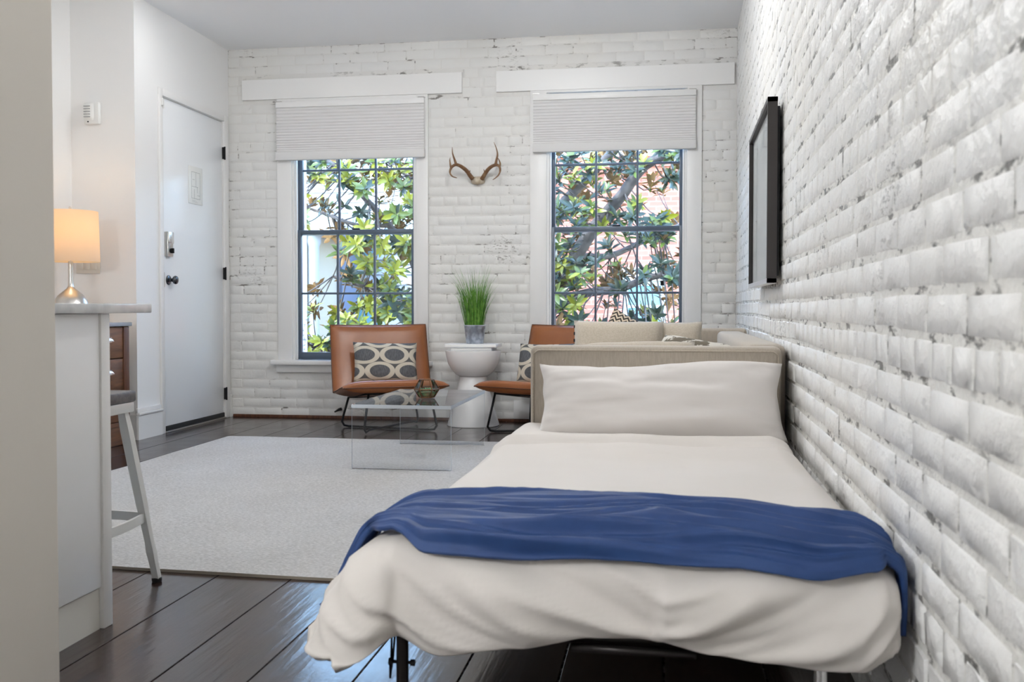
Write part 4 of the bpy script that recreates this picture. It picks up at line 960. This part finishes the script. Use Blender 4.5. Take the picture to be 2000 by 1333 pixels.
def magnolia(label, base, limbs, clusters, rnd, group):
    rt = root('magnolia_tree', base, label, 'tree', group)
    nodes = []; tr = MB().tube(catmull([base, *limbs[0][0]], 6), .17, 12); tr.build('trunk', m_bark, rt, smooth=True)
    for pts, r0, r1 in limbs[1:]:
        q = catmull(pts, 6); MB().tube(q, [r0 + (r1 - r0) * i / (len(q) - 1) for i in range(len(q))], 8).build('branch', m_bark, rt, smooth=True); nodes += q
    variants = []
    for ci in range(3):
        for k in range(3):
            V, Fc = leaf_shape(.105 + .022 * k, .042 + .005 * k, .25, .014 + .010 * k); me = bpy.data.meshes.new('leaf'); me.from_pydata(V, [], Fc)
            me.materials.append(LM[ci]); me.materials.append(m_under); me.polygons.foreach_set('material_index', [0] * 6 + [1] * 6); me.shade_smooth(); variants.append((me, V, Fc, ci))
    leaves = []; tw = MB()
    for c, ci in clusters:
        near = min(nodes, key=lambda p: (p - c).length); mid = near.lerp(c, .6) + Vector((0, 0, -.06)); 
        tw.tube(catmull([near, mid, c], 3), [.009, .008, .007, .006, .005, .005, .004][:7], 5)
        ax = (c - mid).normalized() + Vector((rnd.uniform(-.5, .5), rnd.uniform(-.9, .1), rnd.uniform(.2, 1.1))); ax.normalize()
        for k in range(rnd.randint(10, 15)):
            a = k * 2.4 + rnd.uniform(-.3, .3); op = R(rnd.uniform(25, 88)); s = ax.orthogonal().normalized(); s = Matrix.Rotation(a, 3, ax) @ s
            d = ax * math.cos(op) + s * math.sin(op); up = (ax * math.sin(op) - s * math.cos(op)); xx = d.cross(up).normalized()
            mt = Matrix((xx, d, xx.cross(d) * 1.0)).transposed().to_4x4(); sc_ = rnd.uniform(.8, 1.12)
            leaves.append((Matrix.Translation(c - ax * .012 * k * .5) @ mt @ Matrix.Scale(sc_, 4), min(2, max(0, ci + (rnd.random() < .25) - (rnd.random() < .15))) * 3 + rnd.randrange(3)))
    def sc2(l):
        q = project(l[0].translation)
        if not q: return 99
        inw = (575 < q[0] < 820 and 310 < q[1] < 700) or (1070 < q[0] < 1340 and 290 < q[1] < 645)
        return q[2] if inw else 50 + q[2]
    leaves.sort(key=sc2); jl = MB(); jm = []
    for k, (mt, vi) in enumerate(leaves):
        if k < 300:
            o = bpy.data.objects.new('leaf', variants[vi][0]); C.objects.link(o); o.parent = rt; o.matrix_local = Matrix.Translation(-Vector(base)) @ mt
        else:
            me, V, Fc, ci = variants[vi]; jl.add([mt @ Vector(v) for v in V], Fc[:6], ci); jl.f += [tuple(i + len(jl.v) - 16 for i in f) for f in Fc[6:]]; jl.mi += [3] * 6
    o = jl.build('foliage', LM + [m_under], rt, smooth=True); o['kind'] = 'stuff'
    o = tw.build('twigs', m_bark, rt, smooth=True); o['kind'] = 'stuff'
    return rt
rnd = random.Random(21)
def V3(px, py, Y): return aty(px, py, Y)
# tree seen in the right window
L2 = [([V3(1010, 690, 10.2), V3(1085, 580, 10.0)], .17, .15),
      ([V3(1085, 585, 10.0), V3(1125, 500, 9.9), V3(1165, 440, 9.8), V3(1212, 385, 9.7), V3(1262, 322, 9.6), V3(1345, 285, 9.5)], .085, .045),
      ([V3(1040, 500, 10.1), V3(1090, 410, 10.0), V3(1160, 335, 10.0), V3(1240, 250, 10.0)], .065, .04),
      ([V3(1085, 590, 9.9), V3(1150, 572, 9.8), V3(1210, 565, 9.7), V3(1270, 542, 9.6), V3(1345, 532, 9.6)], .05, .028),
      ([V3(1125, 500, 9.9), V3(1190, 500, 10.1), V3(1260, 470, 10.3), V3(1350, 430, 10.4)], .04, .02),
      ([V3(1085, 600, 10.1), V3(1140, 640, 10.3), V3(1230, 660, 10.4), V3(1350, 640, 10.5)], .04, .02)]
cl2 = []
while len(cl2) < 290:
    x, y = rnd.uniform(1030, 1390), rnd.uniform(255, 690)
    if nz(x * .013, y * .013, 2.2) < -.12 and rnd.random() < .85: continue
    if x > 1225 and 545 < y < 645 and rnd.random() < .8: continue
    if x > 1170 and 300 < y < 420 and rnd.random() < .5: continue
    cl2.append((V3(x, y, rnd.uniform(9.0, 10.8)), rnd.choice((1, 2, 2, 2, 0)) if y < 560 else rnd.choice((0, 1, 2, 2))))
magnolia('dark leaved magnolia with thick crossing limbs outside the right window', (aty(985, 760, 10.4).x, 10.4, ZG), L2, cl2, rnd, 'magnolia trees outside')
L1 = [([V3(840, 760, 10.6), V3(835, 640, 10.4)], .15, .12),
      ([V3(835, 640, 10.4), V3(810, 520, 10.2), V3(760, 440, 10.0), V3(715, 390, 9.8), V3(660, 330, 9.7), V3(600, 290, 9.7)], .05, .022),
      ([V3(830, 600, 10.4), V3(770, 580, 10.1), V3(710, 560, 9.9), V3(650, 540, 9.8)], .035, .018),
      ([V3(810, 520, 10.2), V3(835, 420, 10.0), V3(800, 350, 9.8), V3(750, 310, 9.8)], .035, .018),
      ([V3(835, 660, 10.4), V3(760, 680, 10.0), V3(690, 690, 9.8), V3(620, 680, 9.7)], .035, .015),
      ([V3(760, 440, 10.0), V3(700, 440, 10.0), V3(640, 420, 10.1), V3(585, 400, 10.1)], .025, .012)]
cl1 = []
while len(cl1) < 340:
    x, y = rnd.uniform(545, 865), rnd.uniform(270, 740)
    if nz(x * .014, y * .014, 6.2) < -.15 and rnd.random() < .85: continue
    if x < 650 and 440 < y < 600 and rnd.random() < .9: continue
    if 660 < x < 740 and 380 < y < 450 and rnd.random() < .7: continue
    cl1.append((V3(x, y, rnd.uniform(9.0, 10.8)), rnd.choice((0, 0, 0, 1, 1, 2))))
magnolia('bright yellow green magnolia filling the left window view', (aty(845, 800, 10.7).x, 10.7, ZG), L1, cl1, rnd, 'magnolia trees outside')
